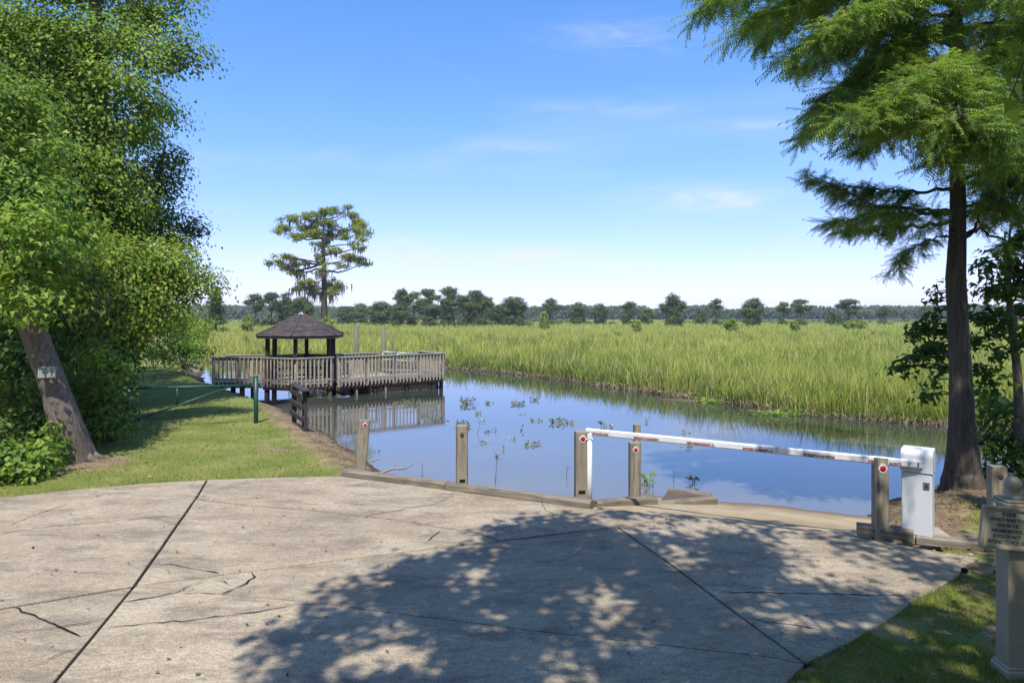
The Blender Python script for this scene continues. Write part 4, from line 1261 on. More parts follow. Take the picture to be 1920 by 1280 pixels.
b2 = np.array([-10.6, 17.6, 0.0])
t2 = [b2 + [0, 0, -.2], b2, D(190, 560, 17.6), D(186, 300, 17.6), D(182, 120, 17.6), D(178, -40, 17.6), D(175, -180, 17.8)]
lob2 = [L3(x, y, Y + 2.6, r * .90) for (x, y, r, Y) in (
    (330, 75, 34, 15), (352, 100, 22, 15), (300, 110, 30, 14.8), (268, 105, 44, 14.8), (255, 170, 40, 14.6), (285, 200, 20, 15.2), (230, 235, 42, 14.7), (262, 250, 22, 15.4), (205, 60, 46, 14.6), (330, -10, 16, 15), (285, 15, 26, 15.2), (235, 10, 40, 15),
    (150, 60, 55, 14.3), (110, 120, 62, 14.2), (60, 50, 70, 14.2), (0, 110, 80, 14), (60, 200, 65, 13.8), (145, 180, 55, 14.0), (190, 150, 48, 14.1), (110, 270, 60, 13.9), (170, 280, 40, 14.2), (215, 320, 44, 14.4), (140, 350, 55, 14), (195, 390, 48, 14.2),
    (60, 330, 60, 13.7), (20, 250, 70, 13.6), (100, 430, 60, 13.7), (160, 440, 50, 13.9), (230, 410, 40, 14.8), (250, 350, 34, 15),
    (-60, 50, 90, 14), (-60, 250, 90, 14), (120, -40, 60, 14.5), (200, -50, 50, 14.8), (280, -60, 50, 15), (60, -80, 80, 14.5), (150, -130, 80, 15))]
broad_tree('sweetgum_tree', b2, t2, [.38, .32, .27, .24, .19, .13, .05], lob2, 'tallest leafy green tree at the left with a dark upright trunk', TG, 22, .094, 4.6, 'leaf_mid', tmpl=QUAD, per=255, cl_r=.41, limb_n=44, shell=.7)

b3 = np.array([-11.6, 19.8, 0.0])
t3 = [b3 + [0, 0, -.2], b3, D(215, 640, 19.8), D(255, 520, 19.8), D(290, 380, 19.8), D(310, 270, 19.8)]
lob3 = [L3(x, y, Y + 1.8, r) for (x, y, r, Y) in ((322, 285, 20, 18), (305, 310, 28, 18), (318, 345, 26, 18), (295, 390, 38, 18), (265, 430, 40, 18.3), (355, 420, 22, 18.2), (368, 435, 15, 18.2), (330, 455, 26, 18), (270, 330, 30, 18.6), (240, 380, 40, 18.6))]
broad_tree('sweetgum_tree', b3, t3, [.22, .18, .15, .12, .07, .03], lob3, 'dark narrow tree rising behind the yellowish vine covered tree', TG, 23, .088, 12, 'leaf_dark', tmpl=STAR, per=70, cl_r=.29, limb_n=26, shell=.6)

b4 = np.array([-9.9, 16.6, 0.0])
t4 = [b4 + [0, 0, -.2], b4, D(225, 660, 16.6), D(245, 580, 16.6), D(275, 500, 16.6), D(300, 450, 16.6)]
lob4 = [L3(x - 12 + 9 * math.sin(x * 1.7), y, Y, r * (.74 + .24 * abs(math.sin(y * 2.3)))) for (x, y, r, Y) in ((300, 490, 44, 16.2), (345, 500, 34, 16.2), (375, 520, 20, 16.3), (392, 524, 10, 16.3), (250, 485, 46, 15.7), (205, 470, 46, 15.3), (255, 530, 46, 15.5), (310, 540, 40, 16), (350, 540, 22, 16.3), (345, 560, 16, 16.4), (300, 580, 34, 16.1), (205, 530, 46, 15.0), (250, 590, 40, 15.6), (330, 470, 26, 16.2), (160, 510, 44, 14.6), (285, 620, 26, 16.2), (205, 590, 44, 15.0))]
broad_tree('vine_covered_tree', b4, t4, [.2, .17, .15, .13, .09, .04], lob4, 'round yellow green tree overgrown with vines, overhanging the grass path', TG, 24, .086, 9.5, 'leaf_yellow', tmpl=QUAD, per=165, cl_r=.36, limb_n=30, shell=.65)
# dead twigs showing in its front
m = MB(); r_ = rs(8)
for k in range(26):
    p = D(165 + 30 * r_.rand() + 12, 545 + 40 * r_.rand(), 14.35); d = np.array([r_.normal() * .5, -.15, r_.normal() * .35 - .05])
    m.tube([p - b4, p + d * .35 - b4 + r_.normal(size=3) * .05, p + d * .75 - b4], [.009, .006, .003], 5)
m.build('dead_twigs', MAT['dead_wood'], [o for o in bpy.data.objects if o.name == 'vine_covered_tree'][0])

for i, (bx, by_, lobs, lab, mt, sd) in enumerate((
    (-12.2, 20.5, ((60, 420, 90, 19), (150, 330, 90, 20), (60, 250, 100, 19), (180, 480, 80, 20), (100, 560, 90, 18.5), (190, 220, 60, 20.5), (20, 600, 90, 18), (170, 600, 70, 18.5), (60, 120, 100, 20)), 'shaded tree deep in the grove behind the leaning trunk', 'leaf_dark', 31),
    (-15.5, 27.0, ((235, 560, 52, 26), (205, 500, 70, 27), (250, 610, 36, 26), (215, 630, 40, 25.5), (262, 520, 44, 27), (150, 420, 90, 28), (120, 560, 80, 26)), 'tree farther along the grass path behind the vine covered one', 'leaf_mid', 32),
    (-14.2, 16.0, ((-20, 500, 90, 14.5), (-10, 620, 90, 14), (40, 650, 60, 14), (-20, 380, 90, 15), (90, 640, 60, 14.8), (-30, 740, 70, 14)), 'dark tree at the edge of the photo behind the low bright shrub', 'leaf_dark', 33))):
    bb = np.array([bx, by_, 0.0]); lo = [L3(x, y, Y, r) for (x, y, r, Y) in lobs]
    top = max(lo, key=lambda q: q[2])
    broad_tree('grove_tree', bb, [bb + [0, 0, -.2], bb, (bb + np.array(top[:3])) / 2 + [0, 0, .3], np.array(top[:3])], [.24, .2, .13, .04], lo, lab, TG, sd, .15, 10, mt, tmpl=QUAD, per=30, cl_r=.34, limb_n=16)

def shrub(name, base, lobes, label, group, seed, size, dens, mat, per=20, cl_r=.16, tmpl=QUAD, stems=10, cat='shrub', stem_mat='branch', **kw):
    base = np.array(base, float)
    e = empty(name, tuple(base), 0, label, cat, group)
    (V, T), C = leaf_cloud([(*(np.array(l[:3]) - base), *l[3:]) for l in lobes], seed, size, dens, per, cl_r, tmpl, **kw)
    m = MB(); r_ = rs(seed)
    for t in C[r_.choice(len(C), min(stems, len(C)), replace=False)]:
        s = np.array([r_.normal() * .12, r_.normal() * .1, -.1]); mid = (s + t) / 2 + np.array([0, 0, .12]) + r_.normal(size=3) * .06
        m.tube([s, mid, t], [.014, .01, .004], 5)
    m.build('stems', MAT[stem_mat], e)
    tri_mesh('foliage', V, T, MAT[mat], e)
    return e
UG = 'shrubs under the trees on the left'
S_ = lambda *a: [L3(x, y, Y, r) for (x, y, r, Y) in a]
shrub('shrub', W(45, 895), S_((40, 850, 34, 10.6), (80, 840, 26, 10.8), (15, 870, 36, 10.4), (75, 870, 22, 10.7), (-30, 850, 45, 10.4), (50, 880, 24, 10.4), (100, 855, 18, 11.0)), 'low bright green shrub on the lawn edge before the leaning trunk', UG, 41, .10, 50, 'leaf_shrub', stems=14, per=16)
shrub('shrub', W(205, 826), S_((205, 700, 34, 13.6), (195, 745, 36, 13.3), (215, 790, 26, 13.2), (180, 790, 30, 13.2), (225, 740, 16, 13.4), (185, 660, 34, 13.6), (225, 680, 18, 13.8), (160, 740, 30, 13.4)), 'dense green shrub between the leaning trunk and the green pole gate', UG, 42, .095, 40, 'leaf_shrub', stems=12)
shrub('shrub', W(232, 770), S_((222, 640, 30, 16), (235, 670, 24, 16), (238, 720, 18, 15.6), (225, 600, 34, 16), (240, 760, 14, 15.2), (228, 780, 16, 14.8)), 'dark leafy shrub growing round the hinge post of the pole gate', UG, 43, .10, 30, 'leaf_dark', stems=10)
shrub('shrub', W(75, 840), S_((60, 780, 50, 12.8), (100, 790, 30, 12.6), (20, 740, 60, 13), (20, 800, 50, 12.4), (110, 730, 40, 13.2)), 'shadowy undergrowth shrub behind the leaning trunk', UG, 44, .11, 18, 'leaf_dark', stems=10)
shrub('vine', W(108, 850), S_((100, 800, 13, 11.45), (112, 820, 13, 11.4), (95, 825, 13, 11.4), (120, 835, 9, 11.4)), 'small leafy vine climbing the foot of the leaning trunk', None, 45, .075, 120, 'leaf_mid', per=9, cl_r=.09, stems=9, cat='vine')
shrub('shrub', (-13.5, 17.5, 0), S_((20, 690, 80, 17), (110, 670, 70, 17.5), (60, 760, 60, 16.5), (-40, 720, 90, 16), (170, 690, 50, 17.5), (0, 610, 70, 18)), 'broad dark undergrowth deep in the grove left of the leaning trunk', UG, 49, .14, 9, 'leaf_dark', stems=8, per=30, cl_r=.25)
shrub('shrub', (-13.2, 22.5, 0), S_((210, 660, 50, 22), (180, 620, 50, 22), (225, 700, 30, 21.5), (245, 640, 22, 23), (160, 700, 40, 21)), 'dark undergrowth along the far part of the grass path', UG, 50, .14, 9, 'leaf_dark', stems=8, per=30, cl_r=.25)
# cane
ce = empty('cane_plant', tuple(W(170, 830)), 0, 'tall cane with long narrow leaves beside the leaning trunk', 'cane')
r_ = rs(9); P_, N_, T_ = [], [], []; m = MB(); cb0 = np.array(ce.location)
for k in range(16):
    s = cb0 + np.array([r_.normal() * .22, r_.normal() * .15, 0]); tp = D(150 + 42 * r_.rand(), 650 + 70 * r_.rand(), 12.6 + .3 * r_.rand())
    m.tube([s - cb0, (s + tp) / 2 + [0, 0, .1] - cb0, tp - cb0], [.012, .009, .004], 5)
    for j in range(15):
        u = .25 + .75 * j / 14; p = s + (tp - s) * u; a = r_.rand() * 6.28
        P_.append(p); T_.append((math.cos(a), math.sin(a), .25 - .5 * r_.rand())); N_.append((r_.normal() * .3, r_.normal() * .3, 1))
m.build('stalks', MAT['leaf_dark'], ce)
V, T = stamp(*LANCE, np.array(P_) - cb0, frames(np.array(N_), r_, tip=np.array(T_)), .22 + .12 * r_.rand(len(P_)))
tri_mesh('leaves', V, T, MAT['leaf_shrub'], ce)
# shrubs on the creek bank beyond the path
shrub('willow_shrub', W(345, 690, -.2), S_((345, 640, 30, 29), (325, 650, 26, 28.5), (365, 655, 26, 29.5), (340, 615, 24, 30), (360, 625, 24, 30), (380, 672, 14, 28.5), (310, 670, 18, 28)), 'grey green willow shrub on the creek bank before the pier', None, 46, .12, 9, 'leaf_shrub', per=34, cl_r=.28, stems=40, stem_mat='dead_wood')
shrub('willow_shrub', W(350, 610, .5) * [1, .13, 1] + [0, 0, -.4] if False else np.array([-17.0, 35.0, -.2]), S_((350, 595, 20, 35), (370, 610, 22, 35), (325, 610, 22, 35), (345, 625, 24, 35)), 'light yellow green shrub behind the grey willow shrub', None, 47, .14, 9, 'leaf_yellow', per=30, cl_r=.32, stems=10)
shrub('shrub', W(290, 690, 0), S_((285, 660, 14, 31), (300, 668, 12, 31), (270, 650, 14, 33), (262, 665, 8, 32)), 'small pale green bush at the far end of the grass path', None, 48, .12, 18, 'leaf_yellow', per=24, cl_r=.2, stems=6)

# ------------------------------------------------------------------ bald cypress on the near right
CY = 10.15
cbz = W(1805, 922, -.1)
cyp = empty('bald_cypress', tuple(cbz), 0, 'tall bald cypress with a fluted dark trunk and drooping feathery branches', 'tree')
tp = [D(1806, 960, cbz[1]), D(1806, 930, cbz[1]), D(1805, 905, cbz[1]), D(1805, 880, cbz[1]), D(1804, 850, CY), D(1803, 800, CY), D(1802, 740, CY), D(1800, 680, CY), D(1796, 600, CY), D(1792, 520, CY), D(1795, 450, CY), D(1796, 390, CY), D(1795, 250, CY), D(1793, 100, CY), D(1790, -80, CY), D(1788, -350, CY), D(1788, -700, CY)]
tr_ = [.35, .325, .275, .24, .205, .175, .156, .144, .136, .134, .116, .104, .10, .09, .078, .055, .02]
fl = [.22, .22, .20, .16, .10, .06, .04, .03, .02] + [.01] * 8
pth = np.array([np.interp(np.linspace(0, 16, 65), range(17), [p[k] for p in tp]) for k in range(3)]).T
m = MB(); m.tube(pth - cbz, list(np.interp(np.linspace(0, 16, 65), range(17), tr_)), 36, wob=.025, seed=3, flute=list(np.interp(np.linspace(0, 16, 65), range(17), fl)))
m.build('trunk', MAT['cypress_bark'], cyp)
cyp_m = MB(); SP, SN, ST, SS = [], [], [], []
def cyp_branch(P, r0, seed, start=.18, step=.075, side=(.30, .62), sz=(.20, .36), hang=.9, rise=.0, n=30, both=True, dens=1.0):
    r_ = rs(seed)
    P = [np.array(p, float) for p in P]
    pts = lerp_path(P, n); pts[1:-1] += r_.normal(size=(n - 2, 3)) * .018
    cyp_m.tube(pts - cbz, list(np.linspace(r0, .006, n)), 6)
    Lt = np.sum(np.linalg.norm(np.diff(pts, axis=0), axis=1)); k = max(4, int(Lt / step * dens))
    for i in range(k):
        u = start + (1 - start) * i / (k - 1)
        q = u * (n - 1); j = min(int(q), n - 2); p = pts[j] + (pts[j + 1] - pts[j]) * (q - j)
        d = pts[j + 1] - pts[j]; d /= np.linalg.norm(d)
        sd = np.cross(d, [0, 0, 1]); sd /= np.linalg.norm(sd) + 1e-6
        s = (1 if i % 2 else -1)
        L = (side[0] + (side[1] - side[0]) * r_.rand()) * (1.15 - .55 * u)
        dirn = d * (.5 + .4 * r_.rand()) + sd * s * (.9 + .2 * r_.rand()) + np.array([0, 0, .10 - .25 * r_.rand()])
        dirn /= np.linalg.norm(dirn)
        m_ = 7; tw = [p + dirn * L * t - np.array([0, 0, .35 * hang * L * t * t]) for t in np.linspace(0, 1, m_)]
        cyp_m.tube(np.array(tw)[[0, 3, 6]] - cbz, [.006, .004, .002], 4, cap=False)
        for t in range(1, m_):
            for h in range(3):
                a = r_.rand() * 6.28
                tip = dirn * (.55 + .3 * r_.rand()) + np.array([math.cos(a) * .45, math.sin(a) * .45, -hang * (.35 + .75 * r_.rand())])
                SP.append(tw[t] + r_.normal(size=3) * .02); ST.append(tip); SN.append(np.array([0, 0, .8]) + r_.normal(size=3) * .45)
                SS.append(sz[0] + (sz[1] - sz[0]) * r_.rand())
def B(x, y, Y): return D(x, y, Y)
tx = lambda y, Y=CY: D(1795, y, Y)
# the big upper left masses
cyp_branch([tx(-120), B(1650, -90, 9.9), B(1480, -60, 9.6), B(1330, 0, 9.5)], .05, 1)
cyp_branch([tx(-90), B(1680, -70, 9.6), B(1520, -20, 9.2), B(1400, 40, 9.0)], .05, 2)
cyp_branch([tx(-60), B(1700, -60, 10.3), B(1580, -20, 10.5), B(1440, 60, 10.6)], .045, 3)
cyp_branch([tx(10), B(1720, -10, 9.6), B(1620, 10, 9.2), B(1500, 90, 9.0)], .045, 4)
cyp_branch([tx(40), B(1730, 20, 10.4), B(1640, 50, 10.6), B(1520, 120, 10.8)], .04, 5)
cyp_branch([tx(-30), B(1720, -40, 9.0), B(1640, 0, 8.6), B(1560, 40, 8.4)], .04, 6)
cyp_branch([tx(90), B(1730, 70, 9.9), B(1650, 100, 9.8), B(1545, 190, 9.7)], .04, 7)
cyp_branch([tx(-200), B(1600, -180, 9.9), B(1450, -120, 9.9), B(1320, -50, 9.9)], .05, 8)
cyp_branch([tx(-170), B(1650, -170, 9.0), B(1500, -120, 8.6), B(1400, -60, 8.4)], .05, 9)
# middle left tier
cyp_branch([tx(150), B(1730, 130, 9.6), B(1640, 150, 9.2), B(1555, 205, 9.0)], .036, 10)
cyp_branch([tx(180), B(1740, 150, 9.2), B(1660, 170, 8.7), B(1590, 215, 8.4)], .034, 11)
cyp_branch([tx(165), B(1720, 165, 10.3), B(1620, 180, 10.5), B(1515, 235, 10.6)], .036, 12)
cyp_branch([tx(230), B(1740, 190, 9.5), B(1690, 200, 9.2), B(1620, 240, 9.0)], .03, 13)
cyp_branch([tx(215), B(1750, 200, 10.5), B(1690, 225, 10.8), B(1620, 275, 11.0)], .03, 14)
cyp_branch([tx(110), B(1760, 110, 9.2), B(1720, 130, 8.6), B(1690, 170, 8.3)], .03, 15)
# in front of the trunk, bright
cyp_branch([tx(130), B(1790, 130, 9.2), B(1790, 170, 8.6), B(1800, 220, 8.2)], .03, 16)
cyp_branch([tx(170), B(1810, 170, 9.4), B(1830, 200, 8.8), B(1850, 260, 8.4)], .03, 17)
cyp_branch([tx(230), B(1785, 220, 9.5), B(1775, 240, 9.0), B(1765, 300, 8.7)], .028, 18, side=(.25, .45))
cyp_branch([tx(250), B(1815, 230, 9.4), B(1850, 240, 9.0), B(1890, 300, 8.7)], .028, 19)
# right side
cyp_branch([tx(-20), B(1860, -30, 9.8), B(1930, 0, 9.5), B(2030, 80, 9.3)], .045, 20)
cyp_branch([tx(60), B(1860, 40, 10.4), B(1930, 60, 10.6), B(2050, 150, 10.8)], .045, 21)
cyp_branch([tx(120), B(1870, 100, 9.8), B(1940, 130, 9.6), B(2040, 220, 9.5)], .04, 22)
cyp_branch([tx(220), B(1860, 200, 10.2), B(1930, 220, 10.3), B(2030, 300, 10.4)], .036, 23)
cyp_branch([tx(300), B(1850, 270, 9.9), B(1910, 290, 9.7), B(1990, 360, 9.5)], .034, 24)
cyp_branch([tx(335), B(1850, 320, 10.5), B(1920, 340, 10.8), B(2000, 400, 11)], .034, 25)
cyp_branch([tx(-100), B(1830, -110, 9.3), B(1880, -90, 8.8), B(1950, -20, 8.4)], .04, 26)
cyp_branch([tx(-180), B(1720, -190, 9.2), B(1660, -150, 8.7), B(1600, -80, 8.4)], .04, 27)
# low dark branches to the left
cyp_branch([tx(395), B(1730, 395, 10.3), B(1640, 385, 10.5), B(1520, 328, 10.8)], .034, 30, start=.25, side=(.2, .42), sz=(.15, .26), hang=.55)
cyp_branch([tx(350), B(1730, 360, 10.3), B(1660, 355, 10.6), B(1580, 350, 10.9)], .03, 31, start=.25, side=(.2, .42), sz=(.15, .26), hang=.55)
cyp_branch([tx(400), B(1730, 400, 9.9), B(1650, 402, 9.8), B(1560, 415, 9.7)], .034, 32, start=.2, side=(.2, .42), sz=(.15, .26), hang=.55)
cyp_branch([tx(415), B(1720, 425, 10.3), B(1650, 425, 10.5), B(1585, 430, 10.6)], .03, 33, start=.2, side=(.18, .36), sz=(.15, .26), hang=.6)
cyp_branch([tx(440), B(1745, 448, 10.0), B(1705, 470, 9.9), B(1676, 505, 9.8)], .016, 34, start=.35, side=(.12, .22), sz=(.13, .22), hang=.9, step=.1)
cyp_branch([tx(470), B(1830, 420, 10.2), B(1850, 375, 10.2), B(1880, 330, 10.2)], .03, 35, start=.4)
cyp_branch([tx(445), B(1840, 432, 10.1), B(1890, 455, 10.0), B(1960, 470, 9.9)], .026, 36, start=.5, side=(.15, .3), sz=(.13, .24), hang=.5)
cyp_branch([tx(395), B(1840, 380, 10.4), B(1890, 400, 10.6), B(1960, 430, 10.8)], .024, 37, start=.3, side=(.2, .36), sz=(.15, .26), hang=.6)
cyp_branch([tx(60), B(1760, 50, 9.8), B(1700, 60, 9.4), B(1640, 120, 9.2)], .03, 38)
cyp_branch([tx(0), B(1830, -20, 10.4), B(1870, -10, 10.7), B(1905, 60, 10.9)], .03, 39)
cyp_branch([tx(100), B(1830, 90, 10.4), B(1870, 110, 10.6), B(1910, 190, 10.8)], .03, 40)
cyp_branch([tx(190), B(1830, 170, 10.0), B(1880, 190, 9.7), B(1930, 260, 9.5)], .03, 41)
cyp_branch([tx(270), B(1840, 250, 10.3), B(1890, 260, 10.4), B(1950, 330, 10.5)], .03, 42)
cyp_branch([tx(-60), B(1750, -50, 10.9), B(1700, -10, 11.2), B(1640, 40, 11.4)], .03, 43)
# the high crown above the picture
r_ = rs(70)
for k in range(26):
    a = r_.rand() * 6.28; y0 = -220 - 22 * k; s = tx(y0); L = 2.6 * (1 - k / 40)
    e_ = s + np.array([math.cos(a) * L, math.sin(a) * L, .1])
    cyp_branch([s, s + (e_ - s) * .5 + [0, 0, .25], e_ - [0, 0, .2]], .035, 71 + k, step=.16)
cyp_m.build('limbs', MAT['cypress_bark'], cyp)
SP = np.array(SP); r_ = rs(2)
V, T = stamp(*SPRAY, SP - cbz, frames(np.array(SN), r_, tip=np.array(ST)), np.array(SS))
tri_mesh('crown', V, T, MAT['needle'], cyp)
print('cypress tris', len(T))

# small broadleaved trees beside the cypress
b5 = np.array([D(1808, 700, 11.2)[0], 11.2, -.05])
lob5 = [L3(x, y, Y, r) for (x, y, r, Y) in ((1692, 686, 9, 11), (1706, 676, 12, 11), (1722, 660, 14, 11), (1745, 650, 17, 11), (1705, 626, 10, 11.1), (1725, 612, 14, 11.1), (1748, 600, 16, 11.1), (1740, 668, 12, 11), (1758, 572, 14, 11.2), (1765, 545, 12, 11.2), (1770, 620, 16, 11.2), (1765, 690, 14, 11.2), (1750, 715, 10, 11.1), (1735, 740, 6, 11.1), (1768, 655, 14, 11.2))]
broad_tree('maple_sapling', b5, [b5 + [0, 0, -.2], b5, D(1812, 700, 11.25), D(1800, 560, 11.3), D(1798, 500, 11.3)], [.05, .045, .035, .02, .01], lob5, 'small dark leaved maple spreading from behind the cypress trunk', None, 51, .105, 60, 'leaf_dark', tmpl=STAR, per=12, cl_r=.13, limb_n=30, shell=.2)
b6 = np.array([D(1914, 800, 11.0)[0], 11.0, -.05])
lob6 = [L3(x, y, Y, r) for (x, y, r, Y) in ((1840, 500, 16, 11), (1855, 540, 20, 11), (1875, 480, 22, 11), (1905, 500, 26, 11.2), (1890, 545, 20, 10.8), (1850, 590, 22, 11), (1880, 610, 20, 10.9), (1845, 640, 18, 11), (1912, 580, 22, 11.2), (1870, 660, 14, 10.9), (1838, 690, 16, 11), (1868, 705, 16, 10.9), (1935, 520, 36, 11), (1950, 620, 34, 11), (1940, 440, 34, 11.2), (1845, 725, 14, 11.1))]
broad_tree('maple_sapling', b6, [b6 + [0, 0, -.2], b6, D(1908, 700, 11), D(1893, 580, 11), D(1890, 480, 11.1), D(1895, 420, 11.1)], [.085, .075, .065, .055, .035, .012], lob6, 'slim grey stemmed maple at the edge of the photo beyond the cypress', None, 52, .105, 60, 'leaf_dark', tmpl=STAR, per=12, cl_r=.14, limb_n=34, shell=.2)
RG = 'shrubs behind the cypress'
shrub('shrub', W(1880, 890, -.1), S_((1868, 780, 24, 11.2), (1895, 820, 34, 11.2), (1862, 845, 18, 11), (1905, 770, 30, 11.6), (1930, 830, 50, 11.2), (1870, 880, 18, 10.8), (1900, 875, 26, 10.9), (1850, 815, 12, 11.4)), 'dark shrub filling the space between the cypress and the slim maple', RG, 53, .10, 34, 'leaf_dark', stems=14, shell=.3)
shrub('shrub', W(1846, 800, -.2), S_((1846, 735, 14, 12.6), (1862, 745, 18, 12.6), (1845, 770, 14, 12.4), (1875, 760, 18, 12.8)), 'sunlit green shrub at the water behind the cypress trunk', RG, 54, .10, 40, 'leaf_mid', stems=8, shell=.3)

# ------------------------------------------------------------------ trees behind the camera whose shade lies on the pavement
UP = -np.array(SD); UPH = UP / UP[2]
shp = np.array([w2(440, 1330)] + wpts((462, 1275), (492, 1205), (498, 1150), (580, 1095), (680, 1088), (745, 1046), (815, 1036), (870, 992), (1000, 962), (1150, 948), (1330, 958), (1480, 962), (1640, 985)) +
               [(4.2, 8.6), (5.3, 8.2), (6.2, 9.6), (6.2, 12.5), (9.5, 12.8), (11, 8), (11, 1), (9, -6), (1.0, -6), (-1.0, -2), (-1.4, 3.2)])
r_ = rs(12)
G = np.stack([r_.uniform(-2.6, 11, 20000), r_.uniform(-6, 12.8, 20000)], 1)
d_ = np.full(len(G), 1e9)
for i in range(len(shp)): d_ = np.minimum(d_, seg_dist(G, shp[i], shp[(i + 1) % len(shp)]))
d_ = np.where(inside(G, shp), d_, -d_)
gap = .62 * vnoise(G[:, 0], G[:, 1], .5, 21) + .22 * vnoise(G[:, 0], G[:, 1], 1.1, 22) + .2 * vnoise(G[:, 0], G[:, 1], .24, 23)
pr_ = sstep(.0, .35, d_) * sstep(-.55, .25, gap + .25 * sstep(.3, 1.6, d_) - .34 * sstep(5.6, 7.6, G[:, 1] + .05 * G[:, 0]) - .46 * sstep(2.2, 3.6, G[:, 0]) * (G[:, 1] < 8.5))
# sunlit patches the photograph shows
for (px, py, rx, ry, k) in ((1790, 1050, .42, .22, 1), (1740, 1100, .25, .2, .9), (1815, 1105, .25, .25, .9), (940, 1075, .30, .14, .8), (890, 1085, .25, .14, .8), (1165, 1080, .32, .10, .9), (1030, 1138, .2, .08, .9), (690, 1200, .22, .12, .9), (740, 1190, .2, .1, .7), (1270, 1015, .3, .12, .9), (1560, 1055, .45, .12, .8), (760, 1230, .15, .09, .8), (1290, 1000, .3, .1, .8), (1420, 1065, .3, .08, .7), (640, 1120, .2, .06, .5), (1150, 1020, .2, .1, .7), (1700, 1180, .2, .12, .8), (1800, 1130, .3, .15, .8), (1640, 1270, .12, .1, .6), (1780, 1240, .15, .1, .6), (1850, 1080, .3, .2, .9), (1780, 960, .7, .35, .9), (1850, 955, .5, .3, .8), (1720, 935, .15, .12, .9), (1630, 974, .62, .55, .97), (1700, 985, .35, .3, .7)):
    c = w2(px, py); pr_ *= 1 - k * np.exp(-(((G[:, 0] - c[0]) / rx) ** 2 + ((G[:, 1] - c[1]) / ry) ** 2) * 1.2)
keep = r_.rand(len(G)) < pr_
G = G[keep]; hgt = r_.uniform(6.8, 9.6, len(G))
C = np.stack([G[:, 0] + UPH[0] * hgt, G[:, 1] + UPH[1] * hgt, hgt], 1)
ok = (C[:, 1] < .2) | (C[:, 2] > H + (HY + 70) / F * C[:, 1])
C = C[ok]; print('shade clumps', len(C))
def shade_tree(C, base, label, seed, twig=None):
    base = np.array(base, float); e = empty('sweetgum_tree', tuple(base), 0, label, 'tree', 'tall trees shading the pavement')
    r_ = rs(seed)
    top = np.array([C[:, 0].mean() * .6 + base[0] * .4, C[:, 1].mean() * .6 + base[1] * .4, 10.5])
    tk = lerp_path([base + [0, 0, -.3], base, base + (top - base) * [.15, .15, .5], top], 14)
    m = MB(); m.tube(tk - base, list(np.linspace(.3, .05, 14)), 14, wob=.04, seed=seed); m.build('trunk', MAT['bark'], e)
    m = MB(); limbs_to(m, tk[6:] - base, C[r_.choice(len(C), 40, replace=False)] - base, .07, seed)
    m.build('limbs', MAT['branch'], e)
    idx = np.repeat(np.arange(len(C)), 13)
    off = r_.normal(size=(len(idx), 3)) * np.array([.13, .13, .07]); pos = C[idx] + off
    ok = (pos[:, 1] < .2) | (pos[:, 2] > H + (HY + 25) / F * pos[:, 1]); pos = pos[ok]; off = off[ok]
    R = frames(np.array([0, -.25, .8]) + r_.normal(size=pos.shape) * .4, r_, tip=off + r_.normal(size=pos.shape) * .1)
    parts = [stamp(*STAR, pos - base, R, .12 * (.7 + .6 * r_.rand(len(pos))))]
    if twig is not None:
        tpos = np.array(twig); R = frames(np.tile([0, -1.0, .3], (len(tpos), 1)) + r_.normal(size=tpos.shape) * .5, r_, tip=np.tile([.1, 0, -1.0], (len(tpos), 1)) + r_.normal(size=tpos.shape) * .25)
        parts.append(stamp(*STAR, tpos - base, R, .085 * (.8 + .4 * r_.rand(len(tpos)))))
        m = MB(); m.tube([tpos[0] - base + [.0, .0, .02], tpos[0] - base + [.12, -.1, .5], tpos[0] - base + [.35, -.5, 1.6], tpos[0] - base + [.5, -1.2, 4.2]], [.002, .003, .006, .02], 5); m.build('hanging_twig', MAT['branch'], e)
    V, T = merge(parts); tri_mesh('crown', V, T, MAT['leaf_mid'], e)
    return e
tw = [D(1893, 195, 3.0), D(1877, 170, 3.0), D(1908, 165, 3.05), D(1900, 215, 2.95), D(1890, 140, 3.05), D(1915, 120, 3.0), D(1905, 90, 3.1)]
shade_tree(C[C[:, 0] < 4.3], (2.6, -2.2, 0), 'big leafy tree behind the viewer shading the pavement', 61, tw)
shade_tree(C[C[:, 0] >= 4.3], (9.8, -.6, 0), 'leafy tree beside the viewer shading the sign and the cypress', 62)

BT = 'unseen trees added round the parking pad to screen off blue skylight'  # unseen trees, added to cut the blue skylight in the pavement's shade
for i, (x, y, r, h) in enumerate(((-21, -13, 4.5, 13), (-13, -16, 4.5, 14), (-5, -14, 4.2, 12), (4, -16, 4.5, 14), (12, -13, 4.3, 13), (20, -10, 4.5, 12), (-17, 3.5, 3.6, 12), (-18, -4, 4, 13), (17, 3, 3.8, 12), (17, -4, 3.5, 11))):
    bb = np.array([x, y, 0.0]); r_ = rs(400 + i)
    lo = [(x + r_.normal() * r * .4, y + r_.normal() * r * .4, h * .62 * (.22 + .7 * k / 8), r * (.75 - .3 * abs(k - 3) / 5), r * .7, h * .09) for k in range(9)]
    broad_tree('sky_screen_tree', bb, [bb + [0, 0, -.2], bb, bb + [.2, .1, h * .5], bb + [.1, 0, h * .9]], [.3, .25, .16, .04], lo, 'unseen tree added to screen off blue skylight, %s' % ('farthest behind on the left', 'behind left beyond the pad', 'behind the pad centre left', 'behind the pad centre right', 'behind right beyond the pad', 'farthest behind on the right', 'beside the pad on the left', 'left rear corner of the pad', 'beside the pad on the right', 'right rear corner of the pad')[i], BT, 410 + i, .42, 1.6, 'leaf_mid', per=26, cl_r=.6, limb_n=10)

